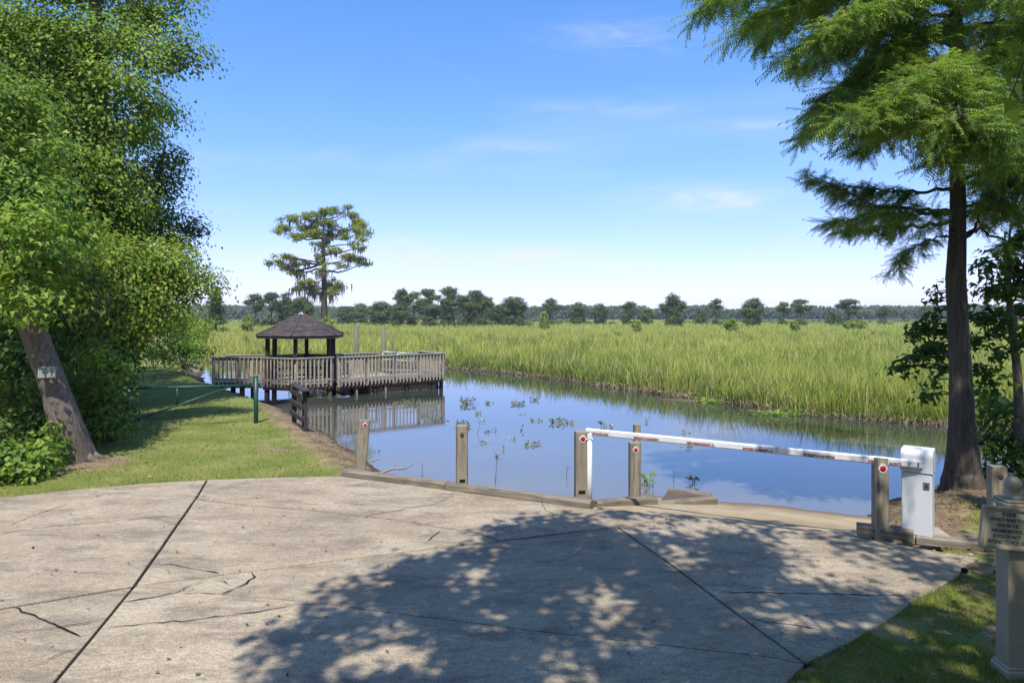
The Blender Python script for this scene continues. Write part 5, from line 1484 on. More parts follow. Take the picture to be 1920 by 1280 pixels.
# ------------------------------------------------------------------ the mossy cypress in the marsh
CYD = 72.0
mb = np.array([*D(608, 600, CYD)[:2], WZ])
mc = empty('mossy_cypress', tuple(mb), 0, 'tall flat topped marsh cypress hung with grey moss', 'tree')
tk = lerp_path([mb + [0, 0, -.5], mb, D(608, 560, CYD), D(607, 500, CYD), D(605, 450, CYD), D(608, 415, CYD)], 16)
m = MB(); m.tube(tk - mb, list(np.interp(np.linspace(0, 1, 16), [0, .1, .4, .7, 1], [.55, .42, .30, .2, .07])), 12, wob=.04); m.build('trunk', MAT['branch'], mc)
lbs = [(646, 394, 18, 6), (660, 399, 10, 4), (604, 398, 14, 7), (557, 410, 15, 7), (590, 408, 22, 9), (575, 424, 20, 7), (531, 426, 16, 7), (522, 432, 8, 5), (620, 416, 16, 7), (562, 446, 14, 6), (592, 440, 20, 9), (617, 438, 14, 8), (642, 434, 12, 7), (668, 418, 17, 9), (675, 424, 14, 6), (673, 436, 15, 8), (666, 450, 12, 6), (670, 463, 11, 6), (672, 484, 16, 8), (682, 497, 9, 6), (656, 482, 9, 5), (531, 490, 17, 8), (546, 500, 18, 7), (562, 508, 15, 6), (531, 480, 9, 4), (549, 483, 5, 5), (505, 489, 4, 6), (575, 491, 6, 4), (572, 527, 14, 6), (560, 537, 14, 6), (588, 535, 10, 5), (622, 532, 12, 8), (638, 532, 9, 6), (618, 547, 9, 6), (604, 480, 9, 10), (604, 505, 10, 8), (640, 500, 10, 5), (625, 470, 9, 6), (600, 460, 13, 8), (590, 545, 12, 5)]
r_ = rs(3); lob = []
for (x, y, rx, rz) in lbs:
    Yd = CYD + r_.normal() * 2.2; p = D(x, y, Yd) - mb
    lob.append((*p, 1.1 * rx * CYD / F, max(rx, 8) * CYD / F * .9, 1.15 * rz * CYD / F))
sub = []
for l in lob:
    for _ in range(4):
        d = r_.normal(size=3) * np.array([.55, .5, .5]); f_ = r_.uniform(.35, .62)
        sub.append((l[0] + d[0] * l[3], l[1] + d[1] * l[4], l[2] + d[2] * l[5], l[3] * f_, l[4] * f_, l[5] * f_ * 1.3))
(V, T), Cc = leaf_cloud(sub, 5, .16, 17, 18, .20, QUAD, shell=.2, droop=.05, jitter=.5)
tri_mesh('crown', V, T, MAT['mossy_leaf'], mc)
m = MB()
limbs_to(m, tk[5:] - mb, [np.array(l[:3]) for l in lob], .13, 6, r1=.03, n=6, sag=-.14)
m.build('limbs', MAT['branch'], mc)
V, T, b = [], [], 0; r_ = rs(13)
for l in lob:
    if r_.rand() < .22: continue
    low_ = l[2] + mb[2] < 7.5
    for k in range(int(26 * l[3]) + (26 if low_ else 8)):
        x = l[0] + r_.normal() * l[3] * .55; y = l[1] + r_.normal() * l[4] * .4; z = l[2] - l[5] * .4 + r_.normal() * .08
        Lm = (.35 + 1.0 * r_.rand() ** 2) * (1.15 if low_ else .8); w_ = .04 + .06 * r_.rand(); a = r_.rand() * 3.14
        dx, dy = math.cos(a) * w_, math.sin(a) * w_; j = r_.normal(size=2) * .08
        V += [(x - dx, y - dy, z), (x + dx, y + dy, z), (x + dx * .7 + j[0], y + dy * .7, z - Lm * .55), (x - dx * .7 + j[0], y - dy * .7, z - Lm * .5), (x + j[1], y, z - Lm)]
        T += [(b, b + 1, b + 2), (b, b + 2, b + 3), (b + 3, b + 2, b + 4)]; b += 5
tri_mesh('hanging_moss', np.array(V), np.array(T), MAT['moss'], mc)['kind'] = 'stuff'

# ------------------------------------------------------------------ trees across the marsh
def far_tree(px, top, w_, dist, shape, label, seed, base=603, mat='far_leaf', name='marsh_tree'):
    b = D(px, base, dist); b[2] = min(b[2], .2)
    e = empty(name, (b[0], b[1], WZ), 0, label, 'tree', 'trees across the marsh')
    b = np.array([b[0], b[1], WZ]); s = dist / F; r_ = rs(seed)
    zt = D(px, top, dist)[2] - WZ; rw = w_ * s / 2 * (1.25 if 730 < px < 900 else 1.05)
    m = MB(); m.tube([(0, 0, -.3), (0, 0, zt * .3), (r_.normal() * .1 * rw, 0, zt * .7), (0, 0, zt * .93)], [zt * .035, zt * .024, zt * .015, .03], 7)
    lob = []
    if shape == 'flat':          # flat-topped cypress, bare below
        lob = [(0, 0, zt * .90, rw * .62, rw * .6, zt * .09), (-rw * .5, 0, zt * .76, rw * .5, rw * .5, zt * .08), (rw * .5, 0, zt * .70, rw * .5, rw * .5, zt * .08), (r_.normal() * .2 * rw, 0, zt * .58, rw * .36, rw * .4, zt * .10), (-rw * .15, 0, zt * .2, rw * .45, rw * .5, zt * .12)]
    elif shape == 'round':
        lob = [(0, 0, zt * .80, rw * .55, rw * .55, zt * .17), (-rw * .5, 0, zt * .60, rw * .5, rw * .5, zt * .17), (rw * .5, 0, zt * .62, rw * .5, rw * .5, zt * .16), (0, 0, zt * .5, rw * .6, rw * .6, zt * .2), (-rw * .25, 0, zt * .24, rw * .5, rw * .5, zt * .18), (rw * .3, 0, zt * .22, rw * .45, rw * .5, zt * .17)]
    elif shape == 'tall':        # column of layered clumps
        for k in range(7):
            t = k / 6
            lob.append((r_.normal() * .22 * rw, 0, zt * (.94 - .8 * t), rw * (.5 + .35 * math.sin(2.4 * t + .5)), rw * .6, zt * .085))
    elif shape == 'cone':
        for k in range(8):
            t = k / 7
            lob.append((r_.normal() * .1 * rw, 0, zt * (.97 - .68 * t), rw * (.18 + .75 * math.sin(min(1, t * 1.25) * 1.5)), rw * .6, zt * .055))
    else:                        # bush
        lob = [(0, 0, zt * .6, rw * .7, rw * .7, zt * .4), (-rw * .4, 0, zt * .4, rw * .5, rw * .5, zt * .35), (rw * .45, 0, zt * .4, rw * .5, rw * .5, zt * .35)]
    sz = .0019 * dist
    lob = [(l[0], l[1] + r_.normal() * .15 * rw, l[2], l[3] * r_.uniform(.8, 1.25), l[4], l[5] * r_.uniform(.8, 1.2)) for l in lob]
    lob += [(r_.normal() * rw * .8, 0, zt * .10, rw * .4, rw * .4, zt * .08) for _ in range(2)]
    (V, T), C = leaf_cloud(lob, seed, sz, 9 / (dist / 150) ** 2, 18, sz * 1.1, QUAD, shell=.3, droop=.1, jitter=.5)
    for l in lob[:6]: m.tube([(0, 0, max(l[2] - zt * .2, .1)), (l[0] * .6, 0, l[2] - .02 * zt), (l[0], l[1], l[2])], [zt * .009, zt * .007, .03], 5)
    m.build('trunk', MAT['branch'], e)
    tri_mesh('crown', V, T, MAT[mat], e)
FT = [
 (404, 537, 38, 95, 'cone', 'pale conical pine standing alone between the left grove and the pier'),
 (478, 551, 40, 150, 'flat', 'flat topped tree, first of the pair left of the mossy cypress'),
 (508, 548, 42, 150, 'flat', 'flat topped tree, second of the pair left of the mossy cypress'),
 (537, 548, 38, 155, 'round', 'loose crowned tree beside the flat topped pair'),
 (567, 553, 46, 140, 'round', 'dark tree half hidden behind the lower boughs of the mossy cypress'),
 (648, 572, 36, 190, 'round', 'low round tree just right of the mossy cypress trunk'),
 (678, 570, 26, 190, 'tall', 'narrow dark tree between two low round ones right of the mossy cypress'),
 (715, 563, 50, 165, 'round', 'broad low olive tree before the tall dense row'),
 (751, 544, 30, 150, 'tall', 'tall dark tree starting the dense row above the mooring piles'),
 (775, 548, 30, 155, 'flat', 'flat crowned tree second in the dense row'),
 (804, 543, 36, 150, 'tall', 'broad dark tree third in the dense row'),
 (840, 540, 30, 155, 'tall', 'tallest narrow tree in the middle of the dense row'),
 (868, 553, 36, 150, 'flat', 'tree with a slanting bare trunk in the dense row'),
 (892, 540, 46, 155, 'round', 'olive domed tree with thin hanging foliage near the end of the dense row'),
 (919, 557, 16, 170, 'cone', 'thin pale tree at the end of the dense row'),
 (932, 570, 32, 165, 'round', 'low tree between the dense row and the lone domed tree'),
 (963, 552, 50, 150, 'round', 'lone domed tree with its shoulder to the right of the dense row'),
 (1033, 560, 34, 165, 'flat', 'small spreading tree before the far woods with a wide flat top'),
 (1083, 567, 34, 180, 'round', 'rounded tree blending into the far woods above the lily clumps'),
 (1125, 568, 28, 180, 'round', 'rounded tree next right of the one above the lily clumps'),
 (1176, 567, 26, 175, 'tall', 'upright dense tree left of the largest lone tree'),
 (1213, 576, 28, 185, 'round', 'low dark tree close to the left of the largest lone tree'),
 (1262, 549, 46, 150, 'round', 'largest lone tree standing in the middle of the marsh horizon'),
 (1315, 577, 22, 185, 'bush', 'low dark tree to the right of the largest lone tree'),
 (1343, 560, 26, 165, 'flat', 'airy tree on a thin bare trunk beyond the largest lone tree'),
 (1412, 555, 42, 150, 'round', 'dense dark rounded tree alone on the right half of the marsh'),
 (1470, 566, 26, 165, 'flat', 'small lopsided tree beside the spreading airy tree'),
 (1502, 560, 38, 160, 'flat', 'spreading airy tree with gaps in its crown'),
 (1562, 578, 24, 175, 'bush', 'low scrubby tree left of the layered umbrella tree'),
 (1592, 561, 42, 160, 'flat', 'layered umbrella shaped tree near the cypress trunk'),
 (1657, 576, 28, 175, 'flat', 'pale twin topped tree between umbrella tree and cypress trunk'),
 (1738, 574, 24, 190, 'tall', 'faint tree seen through the maple leaves at the cypress trunk'),
]
for i, (px, top, w_, dist, shp_, lab) in enumerate(FT): far_tree(px, top, w_, dist, shp_, lab, 100 + i)
for i, (px, top, w_, base, dist, lab) in enumerate(((1020, 588, 14, 604, 110, 'small green bush in the marsh below the flat topped tree'), (1193, 602, 14, 612, 95, 'bright green bush in the marsh left of the largest lone tree'), (1370, 599, 20, 610, 95, 'bright green bush in the marsh right of the largest lone tree'), (1490, 602, 12, 613, 95, 'dark little bush in the marsh under the airy trees'), (463, 595, 16, 605, 95, 'yellowish bush in the marsh left of the gazebo roof'), (614, 594, 22, 618, 60, 'bushy growth round the foot of the mossy cypress'), (1600, 601, 30, 608, 110, 'low wide bush in the marsh under the umbrella tree'))):
    b = D(px, base, dist); sc = dist / F
    z0 = .3
    zt = D(px, top, dist)[2]
    shrub('marsh_bush', (b[0], b[1], WZ), [(b[0], b[1], z0 + (zt - z0) * .5, w_ * sc * .5, w_ * sc * .5, (zt - z0) * .6), (b[0] + w_ * sc * .25, b[1], z0 + (zt - z0) * .3, w_ * sc * .35, w_ * sc * .4, (zt - z0) * .4)], lab, 'bushes in the marsh', 140 + i, .0024 * dist, 30, 'far_bush', per=14, cl_r=.16, stems=5)
# the wood on the horizon
r_ = rs(55); n = 42000
Xf = r_.uniform(-300, 330, n); Yf = r_.uniform(385, 415, n)
topz = 7.6 + 1.5 * vnoise(Xf, Xf * 0, 9, 31) + 1.1 * vnoise(Xf, Xf * 0, 3.5, 32) + 1.4 * vnoise(Xf, Xf * 0, 40, 33) - .004 * np.maximum(Xf, 0)
zf = WZ + (topz + .4) * r_.rand(n) ** .8
V, T = stamp(*QUAD, np.stack([Xf, Yf, zf], 1), frames(np.array([0, -.6, .6]) + r_.normal(size=(n, 3)) * .5, r_), 1.9 * (.6 + .8 * r_.rand(n)))
n2 = 9000; X2 = r_.uniform(-150, 190, n2); Y2 = r_.uniform(205, 235, n2)
dn2 = sstep(-.1, .6, vnoise(X2, X2 * 0, 8, 41) + .8 * sstep(10, -50, X2)); k2 = r_.rand(n2) < dn2; X2, Y2 = X2[k2], Y2[k2]
t2z = .7 + 3.4 * sstep(20, -40, X2) + 1.0 * vnoise(X2, X2 * 0, 5, 42)
V2, T2 = stamp(*QUAD, np.stack([X2, Y2, WZ + .5 + t2z * r_.rand(len(X2))], 1), frames(np.array([0, -.6, .6]) + r_.normal(size=(len(X2), 3)) * .5, r_), .8 * (.6 + .8 * r_.rand(len(X2))))
V, T = merge([(V, T), (V2, T2)])
tag(tri_mesh('far_woods', V, T, MAT['far_wood']), 'distant dark wood along the horizon beyond the marsh', 'wood', kind='stuff')

# ------------------------------------------------------------------ marsh grass
def blades(X, Y, Z, hgt, wid, seed, lean=.28, segs=3):
    n = len(X); r_ = rs(seed); a = r_.rand(n) * 6.283
    side = np.stack([np.cos(a), np.sin(a), a * 0], 1)
    la = r_.rand(n) * 6.283; lm = lean * (.25 + 1.1 * r_.rand(n)) * hgt
    ld = np.stack([np.cos(la) * lm, np.sin(la) * lm, a * 0], 1)
    base = np.stack([X, Y, Z], 1); rows = []
    for k in range(segs):
        t = k / segs
        c = base + ld * (t ** 2)[..., None] if np.ndim(t) else base + ld * t ** 2
        c = c + np.stack([a * 0, a * 0, hgt * (t - .12 * t * t * (lm / hgt))], 1)
        w_ = (wid * (1 - .55 * t))[:, None]
        rows += [c - side * w_, c + side * w_]
    rows.append(base + ld + np.stack([a * 0, a * 0, hgt * (1 - .12 * (lm / hgt)) - .5 * lm * (lm / hgt)], 1))
    k = 2 * segs + 1
    V = np.stack(rows, 1).reshape(-1, 3)
    t = []
    for s in range(segs - 1): t += [(2 * s, 2 * s + 1, 2 * s + 3), (2 * s, 2 * s + 3, 2 * s + 2)]
    t.append((2 * segs - 2, 2 * segs - 1, 2 * segs))
    T = (np.array(t)[None] + (np.arange(n) * k)[:, None, None]).reshape(-1, 3)
    return V, T
def sample_marsh(n, y0, y1, seed, k=.86, pad=3):
    r_ = rs(seed); iy = r_.uniform(1 / y1, 1 / y0, n); Y = 1 / iy; X = r_.uniform(-1, 1, n) * (k * Y + pad)
    P = np.stack([X, Y], 1); d, mr = water_dist(P)
    return X, Y, d, mr
parts = []
X, Y, d, mr = sample_marsh(165000, 15, 62, 1)
ok = mr & (d > .02); X, Y, d = X[ok], Y[ok], d[ok]
r_ = rs(2); hm = 1.06 + .24 * vnoise(X, Y, 2.2, 51) + .34 * vnoise(X, Y, .55, 52) * sstep(9, 2, d) + .15 * vnoise(X, Y, .9, 54)
parts.append(blades(X, Y, WZ + .02 + .1 * sstep(0, 1, d), hm * (.55 + .62 * r_.rand(len(X))) * (.88 + .12 * sstep(.1, 1.2, d)), np.maximum(.010, .00058 * Y) * (.6 + .8 * r_.rand(len(X))), 3, .34))
X, Y, d, mr = sample_marsh(90000, 60, 330, 4, .8, 0)
ok = mr & (d > .3); X, Y = X[ok], Y[ok]
parts.append(blades(X, Y, np.full(len(X), WZ + .1), (1.0 + .2 * vnoise(X, Y, 6, 53)) * (.7 + .4 * rs(6).rand(len(X))) * (1 - .05 * sstep(60, 200, Y)), .00050 * Y * (.7 + .6 * rs(7).rand(len(X))), 5, .3, 2))
V, T = merge(parts)
tag(tri_mesh('marsh_grass', V, T, MAT['marsh']), 'yellow green marsh grass stretching away to the far trees', 'grass', kind='stuff')
print('marsh tris', len(T))
# greener taller clumps and dead thatch along the far bank
r_ = rs(8); n = 60000
seg_ = np.array(FAR); li = r_.randint(1, len(FAR) - 2, n); t = r_.rand(n)[:, None]; base = seg_[li] * (1 - t) + seg_[li + 1] * t
wgt = np.linalg.norm(seg_[li] - seg_[li + 1], axis=1) / np.maximum(base[:, 1], 15); keep = r_.rand(n) < wgt / .33
P = base[keep] + r_.normal(size=(keep.sum(), 2)) * .8
d, mr = water_dist(P); cl = vnoise(P[:, 0], P[:, 1], .9, 61) + .5 * vnoise(P[:, 0], P[:, 1], 2.8, 62)
ok = mr & (d > -.06) & (d < 1.7) & (cl > -.45); Q = P[ok]; dd = d[ok]
V, T = blades(Q[:, 0], Q[:, 1], WZ + .02 + .1 * sstep(0, 1, dd), (.50 + .42 * r_.rand(len(Q))) * (.75 + .35 * sstep(0, 1, dd)) + .1 * cl[ok], np.maximum(.010, .00055 * Q[:, 1]) * (.7 + .6 * r_.rand(len(Q))), 9, .5)
rc = rs(91); Xc, Yc, dc, mc_ = sample_marsh(520, 19, 75, 92); okc = mc_ & (dc > .6); Xc, Yc = Xc[okc], Yc[okc]
ic = np.repeat(np.arange(len(Xc)), 34); Xt = Xc[ic] + rc.normal(size=len(ic)) * (.16 + .12 * rc.rand(len(Xc)))[ic]; Yt = Yc[ic] + rc.normal(size=len(ic)) * .2
V2, T2 = blades(Xt, Yt, np.full(len(ic), WZ + .1), (.95 + .42 * rc.rand(len(ic))) * (.9 + .3 * rc.rand(len(Xc)))[ic], np.maximum(.010, .0005 * Yt), 93, .38)
V, T = merge([(V, T), (V2, T2)])
tag(tri_mesh('bank_grass', V, T, MAT['marsh_dark']), 'darker green rushes along the far creek bank', 'grass', kind='stuff')
ok = mr & (d > -.22) & (d < .75); Q = P[ok]
n = len(Q); V, T = blades(Q[:, 0], Q[:, 1], np.full(n, WZ + .0) + .07 * sstep(0, .6, d[ok]), .08 + .26 * r_.rand(n) ** 1.6, np.maximum(.009, .0006 * Q[:, 1]) * (.6 + .7 * r_.rand(n)), 10, 1.25)
k = r_.rand(n) < .05; m_ = k.sum()
V2, T2 = stamp(*QUAD, np.stack([Q[k, 0], Q[k, 1], WZ + .05 + .12 * r_.rand(m_)], 1), frames(np.array([0, -.6, .7]) + r_.normal(size=(m_, 3)) * .7, r_), .17 * (.5 + .9 * r_.rand(m_)))
Xd, Yd, dd_, md = sample_marsh(5200, 17, 90, 94); okd = md & (dd_ > .2); Xd, Yd = Xd[okd], Yd[okd]; rd_ = rs(95)
V3, T3 = blades(Xd, Yd, np.full(len(Xd), WZ + .1), .8 + .55 * rd_.rand(len(Xd)), np.maximum(.007, .0004 * Yd), 96, .55)
V, T = merge([(V, T), (V2, T2), (V3, T3)])
tag(tri_mesh('dead_thatch', V, T, MAT['thatch']), 'bleached dead stalks and litter along the muddy far bank', 'thatch', kind='stuff')
# bright ground cover on the mud spits
Ps = []; r_ = rs(15)
for (px, py, rx, ry, n) in ((1590, 772, 1.0, .35, 900), (1370, 745, 1.1, .5, 700), (1330, 752, .8, .3, 260), (1460, 775, .9, .22, 260)):
    c = W(px, py, WZ + .05); Ps.append(np.stack([c[0] + r_.normal(size=n) * rx * .5, c[1] + r_.normal(size=n) * ry, WZ + .02 + .12 * r_.rand(n)], 1))
Ps = np.concatenate(Ps)
V, T = stamp(*QUAD, Ps, frames(np.array([0, -.2, 1]) + r_.normal(size=Ps.shape) * .5, r_), .085 * (.6 + .8 * r_.rand(len(Ps))))
tag(tri_mesh('ground_cover', V, T, MAT['leaf_bright']), 'low bright green weeds on the mud at the far bank', 'weeds', kind='stuff')
mm = MB()
for (px, py, rx, ry) in ((1310, 752, 1.5, .55), (1380, 752, 1.4, .5), (1560, 779, 1.8, .35)):
    c = W(px, py, WZ); n = 22
    ring = [(c[0] + rx * math.cos(a) * (1 + .15 * math.sin(3 * a)), c[1] - rx * .45 * math.cos(a) + ry * math.sin(a) * (1 + .2 * math.cos(2 * a)), WZ - .05) for a in np.linspace(0, 2 * math.pi, n, False)]
    inn = [(c[0] + .7 * (p[0] - c[0]), c[1] + .7 * (p[1] - c[1]), WZ + .012) for p in ring]
    mm.add(ring + inn + [(c[0], c[1], WZ + .03)], [(i, (i + 1) % n, n + (i + 1) % n, n + i) for i in range(n)] + [(n + i, n + (i + 1) % n, 2 * n) for i in range(n)], True)
tag(mm.build('mud_spit', MAT['mud_box']), 'wet mud spits at the foot of the marsh bank', kind='structure')

# ------------------------------------------------------------------ mown lawn
def lawn(n, y0, y1, seed):
    r_ = rs(seed); Y = 1 / r_.uniform(1 / y1, 1 / y0, n); X = r_.uniform(-1, 1, n) * (.8 * Y + .5)
    P = np.stack([X, Y], 1); d, mr = water_dist(P)
    b = bare_at(P, d, mr) + .30 * vnoise(X, Y, .35, 71) + .15 * vnoise(X, Y, .12, 72)
    pin = pave_in(P)
    ok = ~mr & (d > .35) & (pin < .05 + .09 * vnoise(X, Y, .22, 73)) & (b < .42) & ~((X > .9) & (X < 4.4) & (Y > 7.8) & (d < 1.5))
    ok &= ~((pin > -.02) & (X > -2.9) & (Y > 8.2))
    X, Y = X[ok], Y[ok]; z, _, _ = ground_z(X, Y)
    return X, Y, np.maximum(z, np.where(pin[ok] > -.3, -.005, -1))
X, Y, Z = lawn(520000, 3.6, 34, 5)
n = len(X); r_ = rs(6)
edge = sstep(-.25, .0, pave_in(np.stack([X, Y], 1)))
V, T = blades(X, Y, Z - .005, (.026 + .03 * r_.rand(n)) * (1 + .5 * edge) * (1 + .35 * vnoise(X, Y, .5, 81)), np.maximum(.0025, .00042 * Y) * (.7 + .6 * r_.rand(n)), 7, .6, 1)
jp = []; 
for (px, py, k) in ((293, 1030, 40), (290, 1034, 30), (250, 1098, 8), (184, 1180, 10), (330, 985, 12)):
    c = w2(px, py); jp += [(c[0] + r_.normal() * .03, c[1] + r_.normal() * .05) for _ in range(k)]
for line, k in ((FRONT, 26), (J1_top, 7), (J1_bot[:12], 9), (RIGHT_EDGE[:20], 14)):
    for _ in range(k):
        i_ = r_.randint(len(line) - 1); c = np.array(line[i_]) + (np.array(line[i_ + 1]) - np.array(line[i_])) * r_.rand(); jp += [(c[0] + r_.normal() * .02, c[1] + r_.normal() * .02 - (.012 if line is FRONT else 0)) for _ in range(r_.randint(3, 14))]
jp = np.array(jp); V2, T2 = blades(jp[:, 0], jp[:, 1], np.full(len(jp), -.012), .03 + .04 * r_.rand(len(jp)), np.full(len(jp), .003), 8, .8, 1)
V, T = merge([(V, T), (V2, T2)])
tag(tri_mesh('lawn_grass', V, T, MAT['lawn']), 'short mown grass on both sides of the pavement', 'grass', kind='stuff')
print('lawn tris', len(T))
# dry litter: straw by the cypress, twigs on the bank, leaves on the pavement
Ps, Ts, Ss = [], [], []; r_ = rs(17)
for k in range(6000):
    u = r_.rand()
    if u < .42: p = np.array([6.1 + r_.normal() * .9, 9.35 + r_.normal() * .55])
    elif u < .86:
        q = [(-6.6, 20.3), (-3.95, 15.6), (-2.5, 13.0), (-1.75, 11.5), (-1.2, 10.7)]; j = r_.choice(4, p=[.3, .3, .25, .15]); t = r_.rand()
        p = np.array(q[j]) * (1 - t) + np.array(q[j + 1]) * t + np.array([-.85, -.45]) * r_.rand() + r_.normal(size=2) * .12
    elif u < .90: p = np.array([2.62 + r_.normal() * .12, 10.32 + r_.normal() * .1])
    elif u < .95: p = np.array([4.9 + r_.normal() * .7, 6.9 + r_.normal() * .5])
    else: p = np.array([-7.2 + r_.normal() * .8, 11.5 + r_.normal() * .4])
    Ps.append(p); Ss.append(.05 + .12 * r_.rand())
Ps = np.array(Ps); d, mr = water_dist(Ps); pin = pave_in(Ps); ok = (d > .02) & ~mr & (pin < .1); Ps = Ps[ok]; Ss = np.array(Ss)[ok]
z, _, _ = ground_z(Ps[:, 0], Ps[:, 1])
ST_ = (np.array([[-.5, .035, 0], [-.5, -.035, 0], [.5, 0, .03]]), np.array([[0, 1, 2]]))
pa = stamp(*ST_, np.column_stack([Ps, z + .012 + .02 * r_.rand(len(Ps))]), frames(np.array([0, 0, 1.0]) + r_.normal(size=(len(Ps), 3)) * .25, r_), Ss)
n = 260; Pp = np.stack([r_.uniform(-6, 4.6, n), r_.uniform(4.6, 9.6, n)], 1); Pp = Pp[pave_in(Pp) > .1]
pb_ = stamp(*QUAD, np.column_stack([Pp, np.full(len(Pp), .034)]), frames(np.array([0, 0, 1.0]) + r_.normal(size=(len(Pp), 3)) * .15, r_), .022 + .03 * r_.rand(len(Pp)) ** 2)
n = 420; Pq = np.concatenate([np.stack([r_.uniform(1.5, 5.5, n), r_.uniform(4.3, 7.6, n)], 1), np.stack([r_.uniform(-8.5, -3, n), r_.uniform(10.5, 17, n)], 1)])
dq, mq = water_dist(Pq); Pq = Pq[(dq > .4) & (pave_in(Pq) < -.02)]; zq, _, _ = ground_z(Pq[:, 0], Pq[:, 1])
pc_ = stamp(*QUAD, np.column_stack([Pq, zq + .035]), frames(np.array([0, 0, 1.0]) + r_.normal(size=(len(Pq), 3)) * .35, r_), .03 + .045 * r_.rand(len(Pq)) ** 2)
V, T = merge([pa, pb_, pc_])
tag(tri_mesh('leaf_litter', V, T, MAT['litter']), 'dry straw and leaf litter on the banks and pavement', 'litter', kind='stuff')
# driftwood on the near bank
for (px, py, L, a, lab) in ((745, 884, .7, .5, 'bleached stick on the dirt bank beside the leaning reflector post'), (610, 838, .9, .2, 'longer bleached branch lying at the water below the dark railing'), (690, 868, .5, -.4, 'thin grey stick on the bank left of the leaning reflector post')):
    p = W(px, py, WZ + .16); m = MB(); r_ = rs(px)
    m.tube([(-L / 2, 0, 0), (-L * .1, .05, .05), (L * .2, -.02, .04), (L / 2, .06, .10)], [.022, .02, .014, .005], 6); m.tube([(-L * .1, .05, .05), (L * .1, .2, .16)], [.012, .004], 5)
    o = m.build('driftwood', MAT['dead_wood']); o.location = tuple(p); o.rotation_euler = (0, 0, a); tag(o, lab, 'stick', 'driftwood on the near bank')
p = W(1808, 1069, .05)
m = MB(); r_ = rs(3); dirs = r_.normal(size=(60, 3)); dirs /= np.linalg.norm(dirs, axis=1, keepdims=True)
m.lathe([(.026 * math.cos(a), .026 * math.sin(a)) for a in np.linspace(-1.5, 1.5, 9)], n=12)
for d_ in dirs: m.tube([d_ * .022, d_ * .036], [.006, .001], 4)
o = m.build('seed_ball', MAT['black']); o.location = tuple(p); tag(o, 'dark spiky seed ball lying on the sunlit pavement corner', 'seed ball')
m = MB(); m.lathe([(.012 * math.cos(a), .012 * math.sin(a)) for a in np.linspace(-1.5, 1.5, 7)], n=10)
o = m.build('seed_ball', MAT['black']); o.location = tuple(W(62, 1026, .03)); tag(o, 'tiny dark seed ball on the sunlit slab at the left', 'seed ball')

# ------------------------------------------------------------------ water plants
def water_plant(px, py, w_, label, seed, n=None, tall=1.0, z=WZ, green=False, name='water_plant'):
    p = W(px, py, z); s = p[1] / F; r_ = rs(seed)
    e = empty(name, tuple(p), 0, label, 'water plant', 'broad leaved plants standing in the creek')
    rad = w_ * s / 2; n = n or max(3, int(w_ * .8))
    a = r_.rand(n) * 6.28; r = rad * np.sqrt(r_.rand(n)); x, y = r * np.cos(a), r * np.sin(a)
    h = (.015 + .075 * r_.rand(n)) * tall
    m = MB()
    for i in range(n): m.tube([(x[i] * .8, y[i] * .8, -.15), (x[i], y[i], h[i])], [.005, .004], 4)
    m.build('stalk', MAT['water_leaf'], e)
    nrm = np.stack([r_.normal(size=n) * .5, r_.normal(size=n) * .5 - .4, .4 + .6 * r_.rand(n)], 1)
    tip = np.stack([np.cos(a) + r_.normal(size=n) * .5, np.sin(a), .5 * r_.normal(size=n) + .25], 1)
    W_ = LANCE[0] * np.array([1, 2.3, 1])
    V, T = stamp(W_, LANCE[1], np.stack([x, y, h], 1), frames(nrm, r_, tip=tip), (.075 + .06 * r_.rand(n)) * (.75 + .25 * tall))
    tri_mesh('leaves', V, T, MAT['leaf_shrub' if green else 'water_leaf'], e)
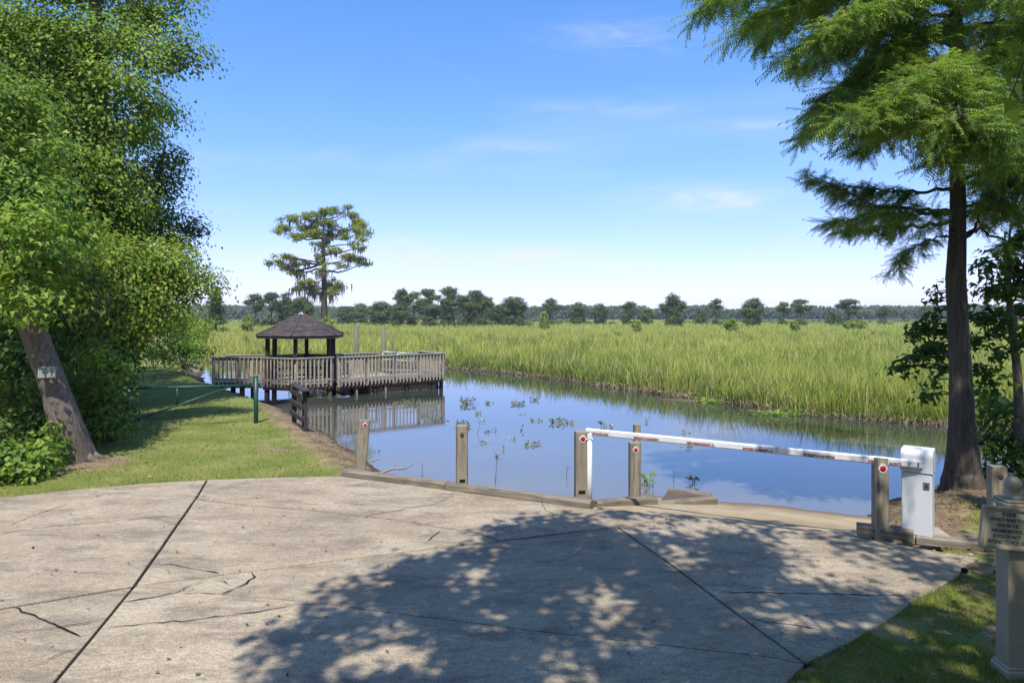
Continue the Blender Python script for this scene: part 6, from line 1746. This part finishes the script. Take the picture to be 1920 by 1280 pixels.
for i, a in enumerate((
    (880, 757, 32, 'tall water plant clump standing in the creek beyond the post without reflector', 34, 2.2),
    (917, 756, 15, 'small water plant just right of the tall clump'),
    (972, 758, 36, 'wide low water plant clump near the middle of the creek', 32, 1.0),
    (1005, 750, 20, 'dark bunched water plant at the edge of the grass reflection'),
    (1007, 789, 26, 'sparse open ring of water leaves in the middle of the creek', 14, .6),
    (1041, 792, 18, 'upright pale green water plant in the pair left of the boom tip', 22, 1.3),
    (1066, 794, 24, 'darker spreading water plant in the pair left of the boom tip', 20, 1.0),
    (1136, 800, 20, 'water plant peeking over the white boom', 10, 1.4),
    (920, 809, 24, 'slanting row of water leaves right of the post without reflector', 12, .7),
    (963, 823, 14, 'small dark pair of water leaves left of the widest low group', 5, .7),
    (995, 834, 32, 'widest low group of water leaves near the boom rest', 18, .8),
    (910, 831, 7, 'single small yellowish water sprig close to the post without reflector', 5, .9),
    (899, 776, 12, 'yellow green sprig between the tall clump and the post', 8, 1.0),
    (904, 788, 10, 'tiny pair of leaves beneath the yellow green sprig', 4, .6),
    (930, 857, 8, 'pair of narrow leaves low in the open water', 4, .6),
    (944, 844, 6, 'single floating leaf in the open water', 3, .4),
    (978, 807, 6, 'lone thin sprig between the sparse ring and the widest group', 4, .9),
    (981, 777, 8, 'tiny floating leaves below the wide low clump', 4, .4),
    (1214, 792, 6, 'thin dark water plant above the tall thin post', 5, 1.2),
    (1285, 838, 12, 'dark leaf cluster in the water under the middle of the boom', 5, .7),
    (1284, 812, 14, 'flat dark floating leaves just above the boom', 6, .35),
    (765, 757, 50, 'broad pale water plant patch in front of the pier reflection', 40, 1.1),
    (811, 767, 22, 'thin water plant patch before the right end of the pier reflection', 14, .9),
    (792, 789, 8, 'small bright sprig below the broad pale patch', 4, .7),
    (832, 789, 12, 'dark floating leaves below the pier corner reflection', 6, .5),
    (706, 846, 8, 'few floating leaves right of the leaning reflector post', 4, .4),
    (1216, 912, 18, 'leafy weed at the water beside the short reflector post', 10, 2.2),
    (1302, 905, 8, 'thin weed on the timber dirt corner', 5, 1.6),
    (868, 800, 26, 'grassy plant showing above the top of the post without reflector', 30, 1.4))):
    water_plant(a[0], a[1], a[2], a[3], 300 + i, a[4] if len(a) > 4 else None, a[5] if len(a) > 5 else 1.0, green=(i in (5, 12, 26)))
# long stems that trail in the water by the tall clump, bare twigs
for i, (px, py, sx, h, lab) in enumerate(((893, 812, .35, .35, 'thin trailing stem in the water beside the post without reflector'), (928, 905, .12, .6, 'bare curved twig standing in shallow water before the post gap'), (791, 896, .02, .3, 'thin bare twig in the water near the kerb timber'), (1062, 893, .05, .22, 'faint twig in the water left of the boom rest'), (1263, 903, .03, .25, 'bare twig on the dirt corner'))):
    p = W(px, py, WZ); m = MB(); m.tube([(0, 0, -.1), (sx * .2, 0, h * .4), (sx * .3, 0, h * .8), (-sx * .4, 0, h)], [.006, .005, .004, .002], 5); m.tube([(sx * .25, 0, h * .6), (sx + .05, 0, h * .75)], [.003, .0015], 4)
    o = m.build('twig', MAT['branch']); o.location = tuple(p); tag(o, lab, 'twig', 'twigs standing in the creek')
# bare twiggy snag behind the second mooring pile
p = D(733, 668, 34); p[2] = WZ
m = MB(); r_ = rs(44); m.tube([(0, 0, 0), (.1, 0, 1.2), (.05, 0, 2.1)], [.03, .02, .006], 6)
for k in range(26):
    z = .7 + 1.3 * r_.rand(); a = r_.rand() * 6.28; L = .25 + .4 * r_.rand()
    m.tube([(.08, 0, z), (.08 + L * math.cos(a) * .6, L * math.sin(a) * .6, z + L * .5), (.08 + L * math.cos(a), L * math.sin(a), z + L * .55)], [.008, .006, .003], 4)
o = m.build('bare_sapling', MAT['dead_wood']); o.location = tuple(p); tag(o, 'bare pale sapling beside the second mooring pile', 'sapling')

# ------------------------------------------------------------------ summer air
hz_ = MB(); hz_.box((0, 400, 8.0), (1400, 980, 22.0))
hm_ = bpy.data.materials.new('pale_summer_air'); hm_.use_nodes = True
hn = hm_.node_tree.nodes; hn.clear()
ho = hn.new('ShaderNodeOutputMaterial'); hv = hn.new('ShaderNodeVolumePrincipled')
hv.inputs['Color'].default_value = (.80, .88, 1.0, 1); hv.inputs['Density'].default_value = .0003; hv.inputs['Anisotropy'].default_value = 0.0
hm_.node_tree.links.new(hv.outputs[0], ho.inputs['Volume'])
tag(hz_.build('haze', hm_), 'thin pale summer haze over the marsh', 'haze', kind='stuff')
